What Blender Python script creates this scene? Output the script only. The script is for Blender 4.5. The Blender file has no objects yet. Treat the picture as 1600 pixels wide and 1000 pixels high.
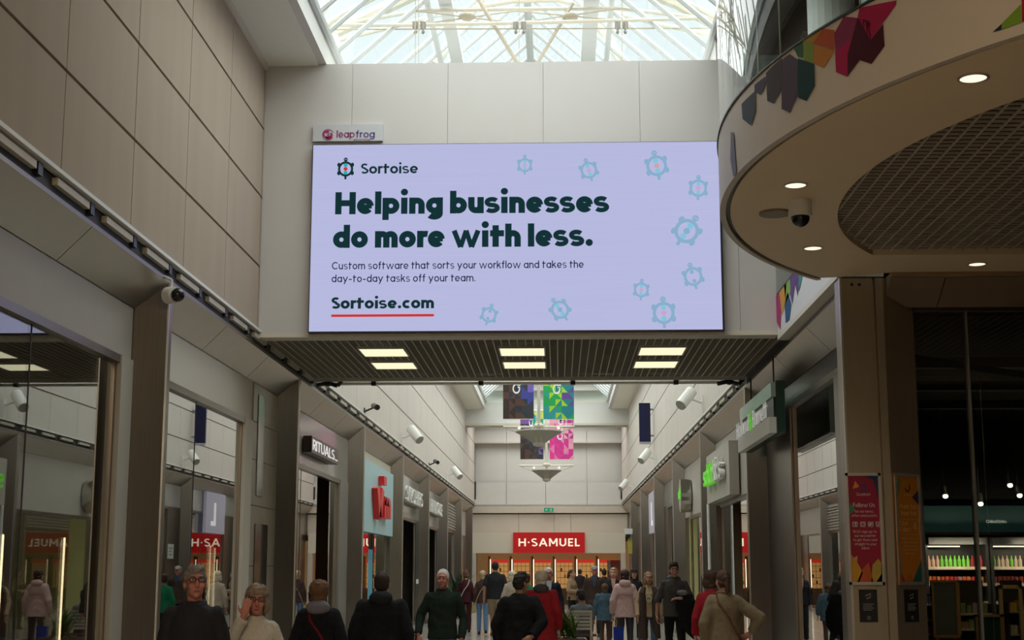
import bpy, bmesh, math, random
from mathutils import Vector, Matrix, Euler
random.seed(7)
S = bpy.context.scene
COL = S.collection
# ---------------------------------------------------------------- camera
FPX = 2250.0; EYE = 1.65
TH = math.atan(390/FPX); PS = math.atan(73*math.cos(TH)/FPX)
cd = bpy.data.cameras.new('camera'); cam = bpy.data.objects.new('camera', cd); COL.objects.link(cam)
cam.location = (0, 0, EYE); cam.rotation_euler = (math.pi/2+TH, 0, PS)
cd.sensor_width = 36; cd.lens = FPX*36/1600; cd.clip_start = .05; cd.clip_end = 400
S.camera = cam
# ---------------------------------------------------------------- world, exposure
W = bpy.data.worlds.new('overcast_sky'); S.world = W; W.use_nodes = True
bg = W.node_tree.nodes['Background']; bg.inputs[0].default_value = (.93, .99, 1, 1); bg.inputs[1].default_value = 1.08
S.view_settings.view_transform = 'Standard'; S.view_settings.look = 'None'
S.view_settings.exposure = 0.0; S.view_settings.gamma = 1
def area(name, loc, size, power, rot=(0, 0, 0), color=(1, 1, 1)):
    l = bpy.data.lights.new(name, 'AREA'); l.energy = power; l.color = color
    l.shape = 'RECTANGLE'; l.size, l.size_y = size
    o = bpy.data.objects.new(name, l); o.location = loc; o.rotation_euler = rot; COL.objects.link(o); return o
sl = bpy.data.lights.new('cloud_sun', 'SUN'); sl.energy = 8.6; sl.angle = math.radians(150); sl.color = (1, .955, .89)
so = bpy.data.objects.new('cloud_sun', sl); so.location = (0, 30, 30); COL.objects.link(so)
area('near_fill_light', (-.4, -4.5, 8.6), (5, 6), 1000, (0, 0, 0), (1, .80, .58))  # unseen fill lamp added behind the camera to brighten the near hall
# ---------------------------------------------------------------- pixel helpers (1600x1000 frame)
_d = Vector((-math.sin(PS)*math.cos(TH), math.cos(PS)*math.cos(TH), math.sin(TH)))
_r = Vector((math.cos(PS), math.sin(PS), 0)); _u = _r.cross(_d); _c = Vector((0, 0, EYE))
def ray(x, y): return _d*FPX+_r*(x-800)+_u*(500-y)
def atX(x, y, v): q = ray(x, y); return _c+q*(v/q.x)
def atY(x, y, v): q = ray(x, y); return _c+q*(v/q.y)
def atZ(x, y, v): q = ray(x, y); return _c+q*((v-EYE)/q.z)
# ---------------------------------------------------------------- materials
def mat(name, col, rough=.6, metal=0, noise=0, nscale=8, bump=0, emit=None, es=1, spec=.5, stretch=None, coat=0):
    m = bpy.data.materials.new(name); m.use_nodes = True; t = m.node_tree; b = t.nodes['Principled BSDF']
    b.inputs['Base Color'].default_value = (*col, 1); b.inputs['Roughness'].default_value = rough
    b.inputs['Metallic'].default_value = metal; b.inputs['Specular IOR Level'].default_value = spec
    b.inputs['Coat Weight'].default_value = coat
    if noise or bump:
        tc = t.nodes.new('ShaderNodeTexCoord'); mp = t.nodes.new('ShaderNodeMapping'); n = t.nodes.new('ShaderNodeTexNoise')
        n.inputs['Scale'].default_value = nscale; n.inputs['Detail'].default_value = 5
        if stretch: mp.inputs['Scale'].default_value = stretch
        t.links.new(tc.outputs['Object'], mp.inputs[0]); t.links.new(mp.outputs[0], n.inputs['Vector'])
        if noise:
            r = t.nodes.new('ShaderNodeMixRGB'); r.blend_type = 'MIX'
            r.inputs[1].default_value = (*[c*(1-noise) for c in col], 1); r.inputs[2].default_value = (*[min(1, c*(1+noise)) for c in col], 1)
            t.links.new(n.outputs['Fac'], r.inputs[0]); t.links.new(r.outputs[0], b.inputs['Base Color'])
        if bump:
            bp = t.nodes.new('ShaderNodeBump'); bp.inputs['Strength'].default_value = bump; bp.inputs['Distance'].default_value = .02
            t.links.new(n.outputs['Fac'], bp.inputs['Height']); t.links.new(bp.outputs[0], b.inputs['Normal'])
    if emit:
        b.inputs['Emission Color'].default_value = (*emit, 1); b.inputs['Emission Strength'].default_value = es
    return m
def glass(name, tint=(1, 1, 1), ior=1.45, rough=0.0, boost=1.0):
    m = bpy.data.materials.new(name); m.use_nodes = True; t = m.node_tree; t.nodes.clear()
    o = t.nodes.new('ShaderNodeOutputMaterial'); x = t.nodes.new('ShaderNodeMixShader'); f = t.nodes.new('ShaderNodeFresnel')
    ge = t.nodes.new('ShaderNodeNewGeometry'); mr = t.nodes.new('ShaderNodeMapRange'); mr.inputs['To Min'].default_value = ior; mr.inputs['To Max'].default_value = 1/ior
    t.links.new(ge.outputs['Backfacing'], mr.inputs['Value']); t.links.new(mr.outputs['Result'], f.inputs[0]); tr = t.nodes.new('ShaderNodeBsdfTransparent'); tr.inputs[0].default_value = (*tint, 1)
    g = t.nodes.new('ShaderNodeBsdfGlossy'); g.inputs['Roughness'].default_value = rough
    mu = t.nodes.new('ShaderNodeMath'); mu.operation = 'MULTIPLY'; mu.use_clamp = True; mu.inputs[1].default_value = boost
    t.links.new(f.outputs[0], mu.inputs[0]); t.links.new(mu.outputs[0], x.inputs[0])
    t.links.new(tr.outputs[0], x.inputs[1]); t.links.new(g.outputs[0], x.inputs[2]); t.links.new(x.outputs[0], o.inputs[0]); return m
def glow(name, col, s=1):
    m = bpy.data.materials.new(name); m.use_nodes = True; t = m.node_tree; t.nodes.clear()
    o = t.nodes.new('ShaderNodeOutputMaterial'); e = t.nodes.new('ShaderNodeEmission')
    e.inputs[0].default_value = (*col, 1); e.inputs[1].default_value = s; t.links.new(e.outputs[0], o.inputs[0]); return m
_mc = {}
def flat(col, rough=.7):
    k = (tuple(round(c, 3) for c in col), rough)
    if k not in _mc: _mc[k] = mat('paint', col, rough, noise=.06, nscale=20, spec=.25)
    return _mc[k]
def srgb(r, g, b): return tuple(((c/255+.055)/1.055)**2.4 if c > 10 else c/255/12.92 for c in (r, g, b))
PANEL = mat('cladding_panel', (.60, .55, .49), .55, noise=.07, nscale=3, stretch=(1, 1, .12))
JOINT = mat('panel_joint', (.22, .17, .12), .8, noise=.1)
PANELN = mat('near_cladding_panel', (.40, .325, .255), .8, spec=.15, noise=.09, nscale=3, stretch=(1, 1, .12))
BULK = mat('bulkhead_paint', (.56, .535, .515), .7, noise=.02, nscale=3)
BAND = mat('pale_steel_band', (.74, .66, .56), .4, metal=.35, noise=.06, nscale=3)
WHITEP = mat('painted_plaster', (.70, .69, .655), .7, noise=.03, nscale=4)
SOFF = mat('green_grey_soffit', (.86, .86, .77), .7, noise=.03)
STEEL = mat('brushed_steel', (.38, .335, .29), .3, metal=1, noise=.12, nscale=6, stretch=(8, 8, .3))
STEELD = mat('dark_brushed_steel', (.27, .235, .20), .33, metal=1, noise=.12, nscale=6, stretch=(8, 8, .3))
SPLAY = mat('steel_soffit_panel', (.50, .46, .40), .34, metal=.85, noise=.06, nscale=3)
ALU = mat('aluminium', (.62, .60, .56), .35, metal=.8, noise=.05)
DARK = mat('dark_recess', (.03, .028, .026), .6, noise=.2)
GRIDM = mat('grid_blade', (.50, .47, .38), .5, noise=.05)
PLEN = mat('plenum', (.045, .04, .032), .9, noise=.2)
GREYP = mat('fascia_grey', (.40, .37, .315), .5, noise=.05, nscale=3)
CREAM = mat('cream_paint', (.62, .57, .48), .6, noise=.03)
FLOORM = mat('floor_tile', (.42, .38, .33), .12, noise=.08, nscale=2)
STONE = mat('travertine', (.36, .31, .25), .35, noise=.25, nscale=5, bump=.1)
GLS = glass('shop_glass', (.80, .82, .78), 1.5, boost=2.4)
GLB = glass('balustrade_glass', (.68, .76, .74), 1.5, boost=1.3)
GLR = glass('roof_glass', (.90, .98, .985), 1.3)
TUBE = mat('cream_tube', (.66, .61, .52), .45, noise=.04)
BARM = mat('glazing_bar_paint', (.60, .63, .63), .5, noise=.04)
CANOPY = mat('canopy_soffit', (.78, .61, .39), .55, noise=.03, nscale=3)
BLACK = mat('black_plastic', (.012, .012, .013), .35, noise=.1)
WHITE = mat('white_plastic', (.74, .73, .69), .4, noise=.02)
SHOPD = mat('dark_shop_wall', (.05, .042, .032), .7, noise=.2, nscale=3)
SHOPB = mat('brown_shop_wall', (.16, .095, .05), .6, noise=.3, nscale=2)
WARM = glow('warm_light_tube', (1, .78, .48), 5)
# ---------------------------------------------------------------- mesh builder
class M:
    def __init__(s): s.v = []; s.f = []; s.mi = []; s.cur = 0; s.mats = []
    def use(s, m):
        if m not in s.mats: s.mats.append(m)
        s.cur = s.mats.index(m); return s
    def face(s, pts):
        n = len(s.v); s.v += [tuple(p) for p in pts]; s.f.append(tuple(range(n, n+len(pts)))); s.mi.append(s.cur)
    def faces(s, vs, fs):
        n = len(s.v); s.v += [tuple(p) for p in vs]
        for f in fs: s.f.append(tuple(i+n for i in f)); s.mi.append(s.cur)
    def box(s, a, b):
        x0, y0, z0 = a; x1, y1, z1 = b
        s.faces([(x0, y0, z0), (x1, y0, z0), (x1, y1, z0), (x0, y1, z0), (x0, y0, z1), (x1, y0, z1), (x1, y1, z1), (x0, y1, z1)],
                [(0, 3, 2, 1), (4, 5, 6, 7), (0, 1, 5, 4), (1, 2, 6, 5), (2, 3, 7, 6), (3, 0, 4, 7)]); return s
    def rings(s, rs, cap=True):
        n = len(rs[0]); k = len(s.v)
        for r in rs: s.v += [tuple(p) for p in r]
        for i in range(len(rs)-1):
            for j in range(n):
                s.f.append((k+i*n+j, k+i*n+(j+1) % n, k+(i+1)*n+(j+1) % n, k+(i+1)*n+j)); s.mi.append(s.cur)
        if cap:
            s.f.append(tuple(k+j for j in reversed(range(n)))); s.mi.append(s.cur)
            s.f.append(tuple(k+(len(rs)-1)*n+j for j in range(n))); s.mi.append(s.cur)
        return s
    def tube(s, a, b, r1, r2=None, n=10):
        a = Vector(a); b = Vector(b); r2 = r1 if r2 is None else r2; d = (b-a).normalized()
        u = d.orthogonal().normalized(); w = d.cross(u)
        return s.rings([[p+(u*math.cos(t)+w*math.sin(t))*r for t in [2*math.pi*i/n for i in range(n)]] for p, r in ((a, r1), (b, r2))])
    def pipe(s, pts, r, n=8):
        for i in range(len(pts)-1): s.tube(pts[i], pts[i+1], r, n=n)
        return s
    def ell(s, c, rx, ry=None, rz=None, nu=12, nv=8, rot=None):
        ry = rx if ry is None else ry; rz = rx if rz is None else rz; c = Vector(c); rs = []
        for i in range(nv+1):
            t = math.pi*(i/nv); t = min(max(t, .08), math.pi-.08)
            ring = []
            for j in range(nu):
                a = 2*math.pi*j/nu; p = Vector((rx*math.sin(t)*math.cos(a), ry*math.sin(t)*math.sin(a), -rz*math.cos(t)))
                if rot: p = rot @ p
                ring.append(c+p)
            rs.append(ring)
        return s.rings(rs)
    def prism(s, poly, z0, z1, axis='z'):
        def q(p, z): return {'z': (p[0], p[1], z), 'y': (p[0], z, p[1]), 'x': (z, p[0], p[1])}[axis]
        n = len(poly)
        s.faces([q(p, z0) for p in poly]+[q(p, z1) for p in poly],
                [tuple(reversed(range(n))), tuple(range(n, 2*n))]+[(i, (i+1) % n, n+(i+1) % n, n+i) for i in range(n)]); return s
    def build(s, name, m=None, parent=None, loc=None, smooth=False, fix=True):
        me = bpy.data.meshes.new(name)
        off = Vector(parent['_at']) if parent is not None and '_at' in parent else (Vector(loc) if loc else Vector((0, 0, 0)))
        me.from_pydata([tuple(Vector(p)-off) for p in s.v], [], s.f); me.update()
        for x in (s.mats or [m]): me.materials.append(x)
        if s.mats: me.polygons.foreach_set('material_index', s.mi)
        if fix:
            b = bmesh.new(); b.from_mesh(me); bmesh.ops.recalc_face_normals(b, faces=b.faces); b.to_mesh(me); b.free()
        if smooth: me.polygons.foreach_set('use_smooth', [True]*len(me.polygons))
        o = bpy.data.objects.new(name, me); COL.objects.link(o)
        if parent is not None: o.parent = parent
        elif loc: o.location = loc
        return o
def tag(o, label=None, cat=None, group=None, kind=None):
    if label: o['label'] = label
    if cat: o['category'] = cat
    if group: o['group'] = group
    if kind: o['kind'] = kind
    return o
def thing(name, at, label, cat, group=None, kind=None):
    o = bpy.data.objects.new(name, None); o.location = at; o.empty_display_size = .1; COL.objects.link(o); o['_at'] = tuple(at)
    return tag(o, label, cat, group, kind)
def struct(o): o['kind'] = 'structure'; return o
def dup(o, loc, label=None, rz=None, parent=None):
    c = o.copy(); COL.objects.link(c)
    if parent is None:
        c.location = loc
        if rz is not None: c.rotation_euler = (0, 0, rz)
        if label: c['label'] = label
    else: c.parent = parent
    for ch in o.children: dup(ch, None, parent=c)
    return c
ONES = 'first second third fourth fifth sixth seventh eighth ninth tenth eleventh twelfth thirteenth fourteenth fifteenth sixteenth seventeenth eighteenth nineteenth'.split()
def ordinal(n):
    if n < 20: return ONES[n-1]
    t, u = divmod(n, 10); return (('twentieth', 'thirtieth', 'fortieth')[t-2] if u == 0 else ('twenty', 'thirty', 'forty')[t-2]+' '+ONES[u-1])
# ---------------------------------------------------------------- stroke lettering
def arc(cx, cy, rx, ry, a0, a1, n=14):
    return [(cx+rx*math.cos(math.radians(a0+(a1-a0)*i/n)), cy+ry*math.sin(math.radians(a0+(a1-a0)*i/n))) for i in range(n+1)]
def glyph(c, w):
    h = w/2; X = .73; r = .30+.22*w; R = r-0*h; cx = r; rx = r-h; ry = X/2-h; my = X/2; bw = 2*r
    el = lambda x=cx: arc(x, my, rx, ry, 0, 360, 28)
    aw = .26+.26*w; a = aw/1  # arch outer half width
    ax = a; ar = a-h
    T = {
     'a': ([el(), [(bw-h, 0), (bw-h, X)]], bw), 'b': ([el(), [(h, 0), (h, 1.02)]], bw), 'd': ([el(), [(bw-h, 0), (bw-h, 1.02)]], bw),
     'p': ([el(), [(h, -.27), (h, X)]], bw), 'q': ([el(), [(bw-h, -.27), (bw-h, X)]], bw),
     'g': ([el(), [(bw-h, X), (bw-h, 0)]+arc(cx, 0, rx, .27-h, 0, -150)], bw),
     'c': ([arc(cx, my, rx, ry, 48, 312, 22)], bw*.86), 'o': ([el()], bw),
     'e': ([arc(cx, my, rx, ry, 0, 322, 26), ([(h, my-.02), (bw-h*.6, my-.02)], .7)], bw),
     'f': ([[(h+.1, 0), (h+.1, .8)]+arc(h+.1+.17, .82, .17, .18-h+.04, 180, 80, 8), [(0, X-h), (.34+h*.6, X-h)]], .40),
     't': ([[(h+.1, 0), (h+.1, .95)], [(0, X-h), (.32+w, X-h)]], .32+w),
     'r': ([[(h, 0), (h, X)], arc(h+.24, X-.26-h*.4, .24, .26-h*.6, 180, 72, 8)], .30+h*.8),
     'n': ([[(h, 0), (h, X)], arc(ax, X-ar-h, ar, ar, 180, 0)+[(2*a-h, 0)]], 2*a),
     'h': ([[(h, 0), (h, 1.02)], arc(ax, X-ar-h, ar, ar, 180, 0)+[(2*a-h, 0)]], 2*a),
     'u': ([[(h, X)]+arc(ax, ar+h, ar, ar, 180, 360)+[(2*a-h, X)], [(2*a-h, 0), (2*a-h, X)]], 2*a),
     'm': ([[(h, 0), (h, X)], arc(ax-.02, X-ar-h+.02, ar-.02, ar-.02, 180, 0)+[(2*a-h-.04, 0)], arc(3*a-w-.06, X-ar-h+.02, ar-.02, ar-.02, 180, 0)+[(4*a-w-h-.08, 0)]], 4*a-w-.08),
     'i': ([[(h*1.15, 0), (h*1.15, X)], 'dot%f,%f' % (h*1.15, .98)], w*1.15), 'l': ([[(h, 0), (h, 1.02)]], w),
     'j': ([[(h, X), (h, -.2)], 'dot%f,%f' % (h, .98)], w),
     's': ([(arc(.25+h*.35, my+(X/2-h*.76)/2, .20+h*.12, (X/2-h*.76)/2, 30, 270, 14)+arc(.25+h*.35, my-(X/2-h*.76)/2, .215+h*.12, (X/2-h*.76)/2, 90, -150, 14)[1:], .76)], .48+h*1.0),
     'k': ([[(h, 0), (h, 1.02)], [(h, .28), (.42+w*.5, X)], [(.22+h, .42), (.47+w*.5, 0)]], .5+w*.6),
     'v': ([[(h*.7, X), (.27+h, 0)], [(.27+h, 0), (.54+h*1.3, X)]], .54+w),
     'w': ([([(h*.7, X), (.24+h, .0)], .8), ([(.24+h, 0), (.47+h, X)], .75), ([(.47+h, X), (.70+h, 0)], .75), ([(.70+h, 0), (.94+h*1.3, X)], .8)], .94+w),
     'x': ([[(h, 0), (.5, X)], [(h, X), (.5, 0)]], .5+h), 'y': ([[(h*.7, X), (.28+h, .02)], [(.18, -.27), (.54+h*1.3, X)]], .54+w),
     'z': ([[(0, X-h), (.5, X-h)], [(.5, X-h), (h, h)], [(0, h), (.55, h)]], .55),
     'A': ([[(h*.6, 0), (.42, 1)], [(.42, 1), (.84-h*.6, 0)], [(.17, .32), (.67, .32)]], .84),
     'B': ([[(h, 0), (h, 1)], [(h, 1-h), (.3, 1-h)]+arc(.3, .76, .2, .24-h, 90, -90, 8)+[(h, .52)], [(h, .52), (.33, .52)]+arc(.33, .27, .22, .27-h, 90, -90, 8)+[(h, h)]], .6),
     'C': ([arc(.47, .5, .47-h, .5-h, 45, 315, 20)], .84), 'D': ([[(h, 0), (h, 1)], [(h, 1-h), (.28, 1-h)]+arc(.3, .5, .42, .5-h, 90, -90, 14)+[(h, h)]], .76),
     'E': ([[(h, 0), (h, 1)], [(h, 1-h), (.52, 1-h)], [(h, .5), (.48, .5)], [(h, h), (.52, h)]], .52),
     'F': ([[(h, 0), (h, 1)], [(h, 1-h), (.52, 1-h)], [(h, .5), (.46, .5)]], .52),
     'G': ([arc(.48, .5, .48-h, .5-h, 45, 360, 22)+[(.52, .5)]], .94),
     'H': ([[(h, 0), (h, 1)], [(.6+w-h, 0), (.6+w-h, 1)], [(h, .5), (.6+h, .5)]], .6+w),
     'I': ([[(h, 0), (h, 1)]], w), 'J': ([[(.4, 1), (.4, .25)]+arc(.22, .25, .18, .22, 0, -140, 8)], .45),
     'K': ([[(h, 0), (h, 1)], [(h, .4), (.56, 1)], [(.25, .6), (.62, 0)]], .65), 'L': ([[(h, 0), (h, 1)], [(h, h), (.5, h)]], .5),
     'M': ([[(h, 0), (h, 1)], [(h, 1), (.45, .3)], [(.45, .3), (.9-h, 1)], [(.9-h, 0), (.9-h, 1)]], .9),
     'N': ([[(h, 0), (h, 1)], [(h, 1), (.75-h, 0)], [(.75-h, 0), (.75-h, 1)]], .75), 'O': ([arc(.48, .5, .48-h, .5-h, 0, 360, 28)], .96),
     'P': ([[(h, 0), (h, 1)], [(h, 1-h), (.32, 1-h)]+arc(.32, .7, .22, .3-h, 90, -90, 8)+[(h, .4+h)]], .56),
     'Q': ([arc(.48, .5, .48-h, .5-h, 0, 360, 28), [(.55, .3), (.9, -.02)]], .96),
     'R': ([[(h, 0), (h, 1)], [(h, 1-h), (.32, 1-h)]+arc(.32, .7, .22, .3-h, 90, -90, 8)+[(h, .4+h)], [(.32, .42), (.58, 0)]], .6),
     'S': ([(arc(.31, .73, .27-h*.45, .27-h*.9, 35, 270, 16)+arc(.31, .27, .29-h*.45, .27-h*.9, 90, -150, 16)[1:], .9)], .62),
     'T': ([[(.33, 0), (.33, 1)], [(0, 1-h), (.66, 1-h)]], .66), 'U': ([[(h, 1)]+arc(.36, .36, .36-h, .36-h, 180, 360)+[(.72-h, 1)]], .72),
     'V': ([[(h*.6, 1), (.4, 0)], [(.4, 0), (.8-h*.6, 1)]], .8), 'W': ([[(h*.6, 1), (.3, 0)], [(.3, 0), (.56, 1)], [(.56, 1), (.82, 0)], [(.82, 0), (1.12, 1)]], 1.12),
     'Y': ([[(h, 1), (.38, .45)], [(.38, .45), (.7, 1)], [(.38, 0), (.38, .47)]], .74),
     '.': (['dot%f,%f' % (w*.62, w*.6)], w*1.25), ',': ([[(h, .1), (h*.4, -.12)]], w), '-': ([[(.04, .36), (.42, .36)]], .46), '\u00b7': (['dot%f,%f' % (w*.6, .5)], w*1.2),
     '&': ([arc(.3, .76, .17, .2, 0, 360, 16), arc(.3, .26, .27, .24, 80, 380, 18), [(.2, .62), (.68, 0)]], .7),
    }
    return T.get(c, ([], .33))
def ribbon(m, pts, w, mp, dep=0):
    n = len(pts); L = []; Rr = []
    closed = n > 4 and abs(pts[0][0]-pts[-1][0]) < 1e-6 and abs(pts[0][1]-pts[-1][1]) < 1e-6
    for i in range(n):
        p0 = pts[i-1] if i > 0 else (pts[-2] if closed else pts[0]); p1 = pts[i+1] if i < n-1 else (pts[1] if closed else pts[-1])
        dx, dy = p1[0]-p0[0], p1[1]-p0[1]; l = math.hypot(dx, dy) or 1; nx, ny = -dy/l*w/2, dx/l*w/2
        L.append((pts[i][0]+nx, pts[i][1]+ny)); Rr.append((pts[i][0]-nx, pts[i][1]-ny))
    if not dep:
        vs = [mp(*p, 0) for p in L]+[mp(*p, 0) for p in Rr]
        m.faces(vs, [(i, i+1, n+i+1, n+i) for i in range(n-1)])
    else:
        for i in range(n-1):
            q = [L[i], L[i+1], Rr[i+1], Rr[i]]
            m.faces([mp(*p, 0) for p in q]+[mp(*p, dep) for p in q], [(0, 1, 2, 3), (7, 6, 5, 4), (0, 4, 5, 1), (1, 5, 6, 2), (2, 6, 7, 3), (3, 7, 4, 0)])
def lettering(m, txt, org, ux, uy, cap, w, width=None, sp=.09, dep=0):
    """strokes of txt into m; org = baseline start, ux/uy unit vectors, cap height, width to fit"""
    org = Vector(org); ux = Vector(ux); uy = Vector(uy); nn = ux.cross(uy); tot = 0
    for c in txt: tot += (glyph(c, w)[1] if c != ' ' else .20)+sp
    tot -= sp; k = width/(tot*cap) if width else 1; x = 0
    for c in txt:
        st, adv = glyph(c, w) if c != ' ' else ([], .20)
        mp = lambda a, b, d: org+ux*((x+a)*cap*k)+uy*(b*cap)-nn*d
        for s_ in st:
            if isinstance(s_, str):
                a, b = map(float, s_[3:].split(',')); rr = w*.57
                ribbon(m, arc(a, b, rr/2, rr/2, 0, 360, 16), rr, mp, dep)
            elif isinstance(s_, tuple): ribbon(m, s_[0], w*s_[1], mp, dep)
            else: ribbon(m, s_, w, mp, dep)
        x += adv+sp
    return tot*cap*k
def disc(m, c, ux, uy, r, n=20, ry=None):
    c = Vector(c); ux = Vector(ux); uy = Vector(uy); ry = ry or r
    m.face([c+ux*r*math.cos(2*math.pi*i/n)+uy*ry*math.sin(2*math.pi*i/n) for i in range(n)])
XA = Vector((1, 0, 0)); YA = Vector((0, 1, 0)); ZA = Vector((0, 0, 1))
# ================================================================ SETTING
LX, RX = -4.05, 3.07          # ledge lines of the two shop walls
LI, RI = -4.35, 3.37          # shopfront planes
NOSE_L = [-8.6, -.9, 6.9, 14.65, 22.3, 30.0, 37.7, 45.4, 53.1, 60.8, 68.4]
NOSE_R = [23.6, 31.3, 39.0, 46.6, 54.3, 62.0]
ZL, ZN, ZI = 4.79, 4.6, 4.3
f = M(); f.box((-11, -9, -.2), (14, 76, 0)); struct(f.build('floor', FLOORM))
f = M()
for k in range(-3, 26): f.box((-4.3, k*3-.006, 0), (3.3, k*3+.006, .0012))
for x in (-3.2, -1.7, -.2, 1.3, 2.8): f.box((x-.006, -9, 0), (x+.006, 70, .0014))
struct(f.build('trim_1', flat((.3, .28, .25), .5)))
def panels(x, sgn, y0, y1, z0, ztop, name, pm=None, ystart=11.27-1.94*8, pitch=1.94):
    """upper cladding: panels 3 cm proud of a brown backing, open joints between them"""
    m = M(); zs = [z0, 5.72, 6.69, 7.66, ztop]; zs = [z for z in zs if z <= ztop]
    ys = [y0]; y = ystart
    while y < y1-.05:
        if y > y0+.05: ys.append(y)
        y += pitch
    ys.append(y1)
    for a, b in zip(ys, ys[1:]):
        for c, d in zip(zs, zs[1:]):
            m.use(pm or PANEL); m.box((x, a+.009, c+.017), (x+sgn*.03, b-.009, d-.017))
    m.use(JOINT); m.box((x+sgn*.03, y0-.1, z0-.05), (x+sgn*.35, y1+.1, ztop+.5))
    return struct(m.build(name))
ZT = 8.58
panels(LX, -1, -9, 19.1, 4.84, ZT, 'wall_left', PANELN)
panels(LX, -1, 23.5, 70, 4.84, ZT, 'wall_left')
panels(RX, 1, 23.5, 70, 4.84, ZT, 'wall_right', ystart=23.5)
# bulkhead that carries the screen
m = M(); m.use(BULK)
bx = [LX, -2.83, -1.5, -.18, 1.15, 2.45, 3.42]
for a, b in zip(bx, bx[1:]): m.box((a+.002, 19.1, 4.78), (b-.002, 19.18, 8.6))
m.box((LX-.2, 19.15, 4.9), (3.42, 23.5, 8.58)); m.box((LX-.2, 19.14, 4.82), (3.42, 19.16, 8.6)); m.use(CREAM); m.box((LX, 19.09, 4.74), (2.95, 19.4, 4.80))
struct(m.build('wall_bulkhead'))
# soffit shelves at the wall head and the skylight upstands
def shelf(x0, x1, y0, y1, xi, name):
    m = M(); m.use(SOFF); m.box((min(x0, x1)-.06, y0, ZT), (max(x0, x1)+.06, y1, ZT+.1)); m.use(WHITEP)
    a, b = sorted((xi, x1)); m.box((a, y0, ZT+.02), (b, y1, 9.05)); m.use(CREAM); m.tube((x0, y0, ZT-.02), (x0, y1, ZT-.02), .05, n=8)
    struct(m.build(name))
shelf(LX, -3.37, -9, 63, -3.2, 'trim_2')
shelf(RX, 2.40, 19.15, 63, 2.22, 'trim_3')
# opaque roof over the near end, and end walls that close the hall
m = M(); m.box((-4.5, -9, 9.0), (9.5, 12.5, 9.3)); m.box((2.3, 10.4, 9.0), (9.5, 23.5, 9.3)); struct(m.build('ceiling', CREAM))
m = M(); m.box((-9, -9.3, 0), (12, -9, 9.2)); struct(m.build('wall_back', GREYP))
# outer shell and roof deck: no daylight except through the skylight
m = M(); m.box((-7.9, -9.2, 0), (-7.6, 76, 9.4)); m.box((9.6, -9.2, 0), (9.9, 76, 9.4)); m.box((-7.9, 75, 0), (9.9, 75.3, 9.4)); struct(m.build('wall_outer', GREYP))
m = M(); m.box((-7.9, -9.2, 9.0), (-3.22, 75.3, 9.25)); m.box((2.24, 10.5, 9.0), (9.9, 75.3, 9.25)); m.box((-3.3, 63.25, 9.0), (2.4, 65.0, 9.25)); m.box((-3.3, 69.0, 9.0), (2.4, 75.3, 9.25)); struct(m.build('ceiling_deck', GREYP))
# far end: bridge, recess wall, steel band, gable over the skylight
m = M(); m.use(WHITEP)
for a, b in zip([LX, -1.62, .7], [-1.64, .68, RX]): m.box((a, 62.8, 7.95), (b, 64.2, 8.87))
m.use(GRIDM); m.box((LX, 62.85, 7.90), (RX, 64.15, 7.95)); m.use(CREAM); m.box((LX, 62.75, 7.86), (RX, 62.85, 7.96)); struct(m.build('wall_bridge'))
m = M(); m.use(WHITEP)
for a, b in zip([LX, -2.5, -.6, 1.4], [-2.52, -.62, 1.38, 3.3]):
    m.box((a, 70, 4.75), (b, 70.2, 5.80)); m.box((a, 70.4, 5.8), (b, 70.5, 7.8)); m.box((a, 70, 7.75), (b, 70.2, 8.3))
m.use(CREAM); m.box((LX, 69.9, 7.7), (3.3, 70.05, 7.77)); m.use(BLACK); m.box((LX, 69.9, 5.0), (LX+.07, 70, 5.85)); m.box((RX-.07, 69.9, 5.0), (RX, 70, 5.6))
m.use(WHITEP); m.box((LX-.3, 70.15, 4.7), (3.5, 70.2, 5.8)); m.box((LX-.3, 70.45, 5.7), (3.5, 70.55, 8.2)); m.box((LX-.3, 70.15, 7.8), (3.5, 70.25, 9.0)); m.use(ALU); m.box((LX, 69.85, 4.68), (3.3, 70.02, 4.76)); struct(m.build('wall_far'))
m = M(); m.use(BAND)
m.box((LX-.3, 69.7, 4.33), (3.3, 69.95, 4.66))
for a, b in zip([LX-.2, -1.9, -.2, .6], [-1.92, -.22, .58, 3.3]): m.box((a, 69.85, 3.3), (b, 70, 4.27))
m.use(STEEL); m.box((LX-.3, 69.9, 3.3), (3.4, 70.1, 4.3)); m.use(DARK); m.box((LX-.2, 69.88, 4.25), (3.3, 70, 4.33)); struct(m.build('wall_far_band'))
m = M(); m.use(SOFF); m.box((LX, 63.0, 8.87), (RX, 63.3, 9.9)); m.use(WHITEP); m.box((-3.2, 62.4, 9.35), (2.2, 63, 9.75)); m.use(BLACK); m.box((-3.2, 62.2, 9.75), (2.2, 63, 10.1))
m.use(TUBE); m.tube((-3.2, 61.6, 10.05), (2.2, 61.6, 10.05), .16, n=14); m.tube((-3.2, 61.6, 10.05), (-3.2, 61.6, 9.0), .06); m.tube((2.2, 61.6, 10.05), (2.2, 61.6, 9.0), .06)
m.pipe([(-3.2, 61.6, 9.4), (-2.7, 61.6, 10)], .05); m.pipe([(2.2, 61.6, 9.4), (1.7, 61.6, 10)], .05); struct(m.build('wall_gable'))
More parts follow.
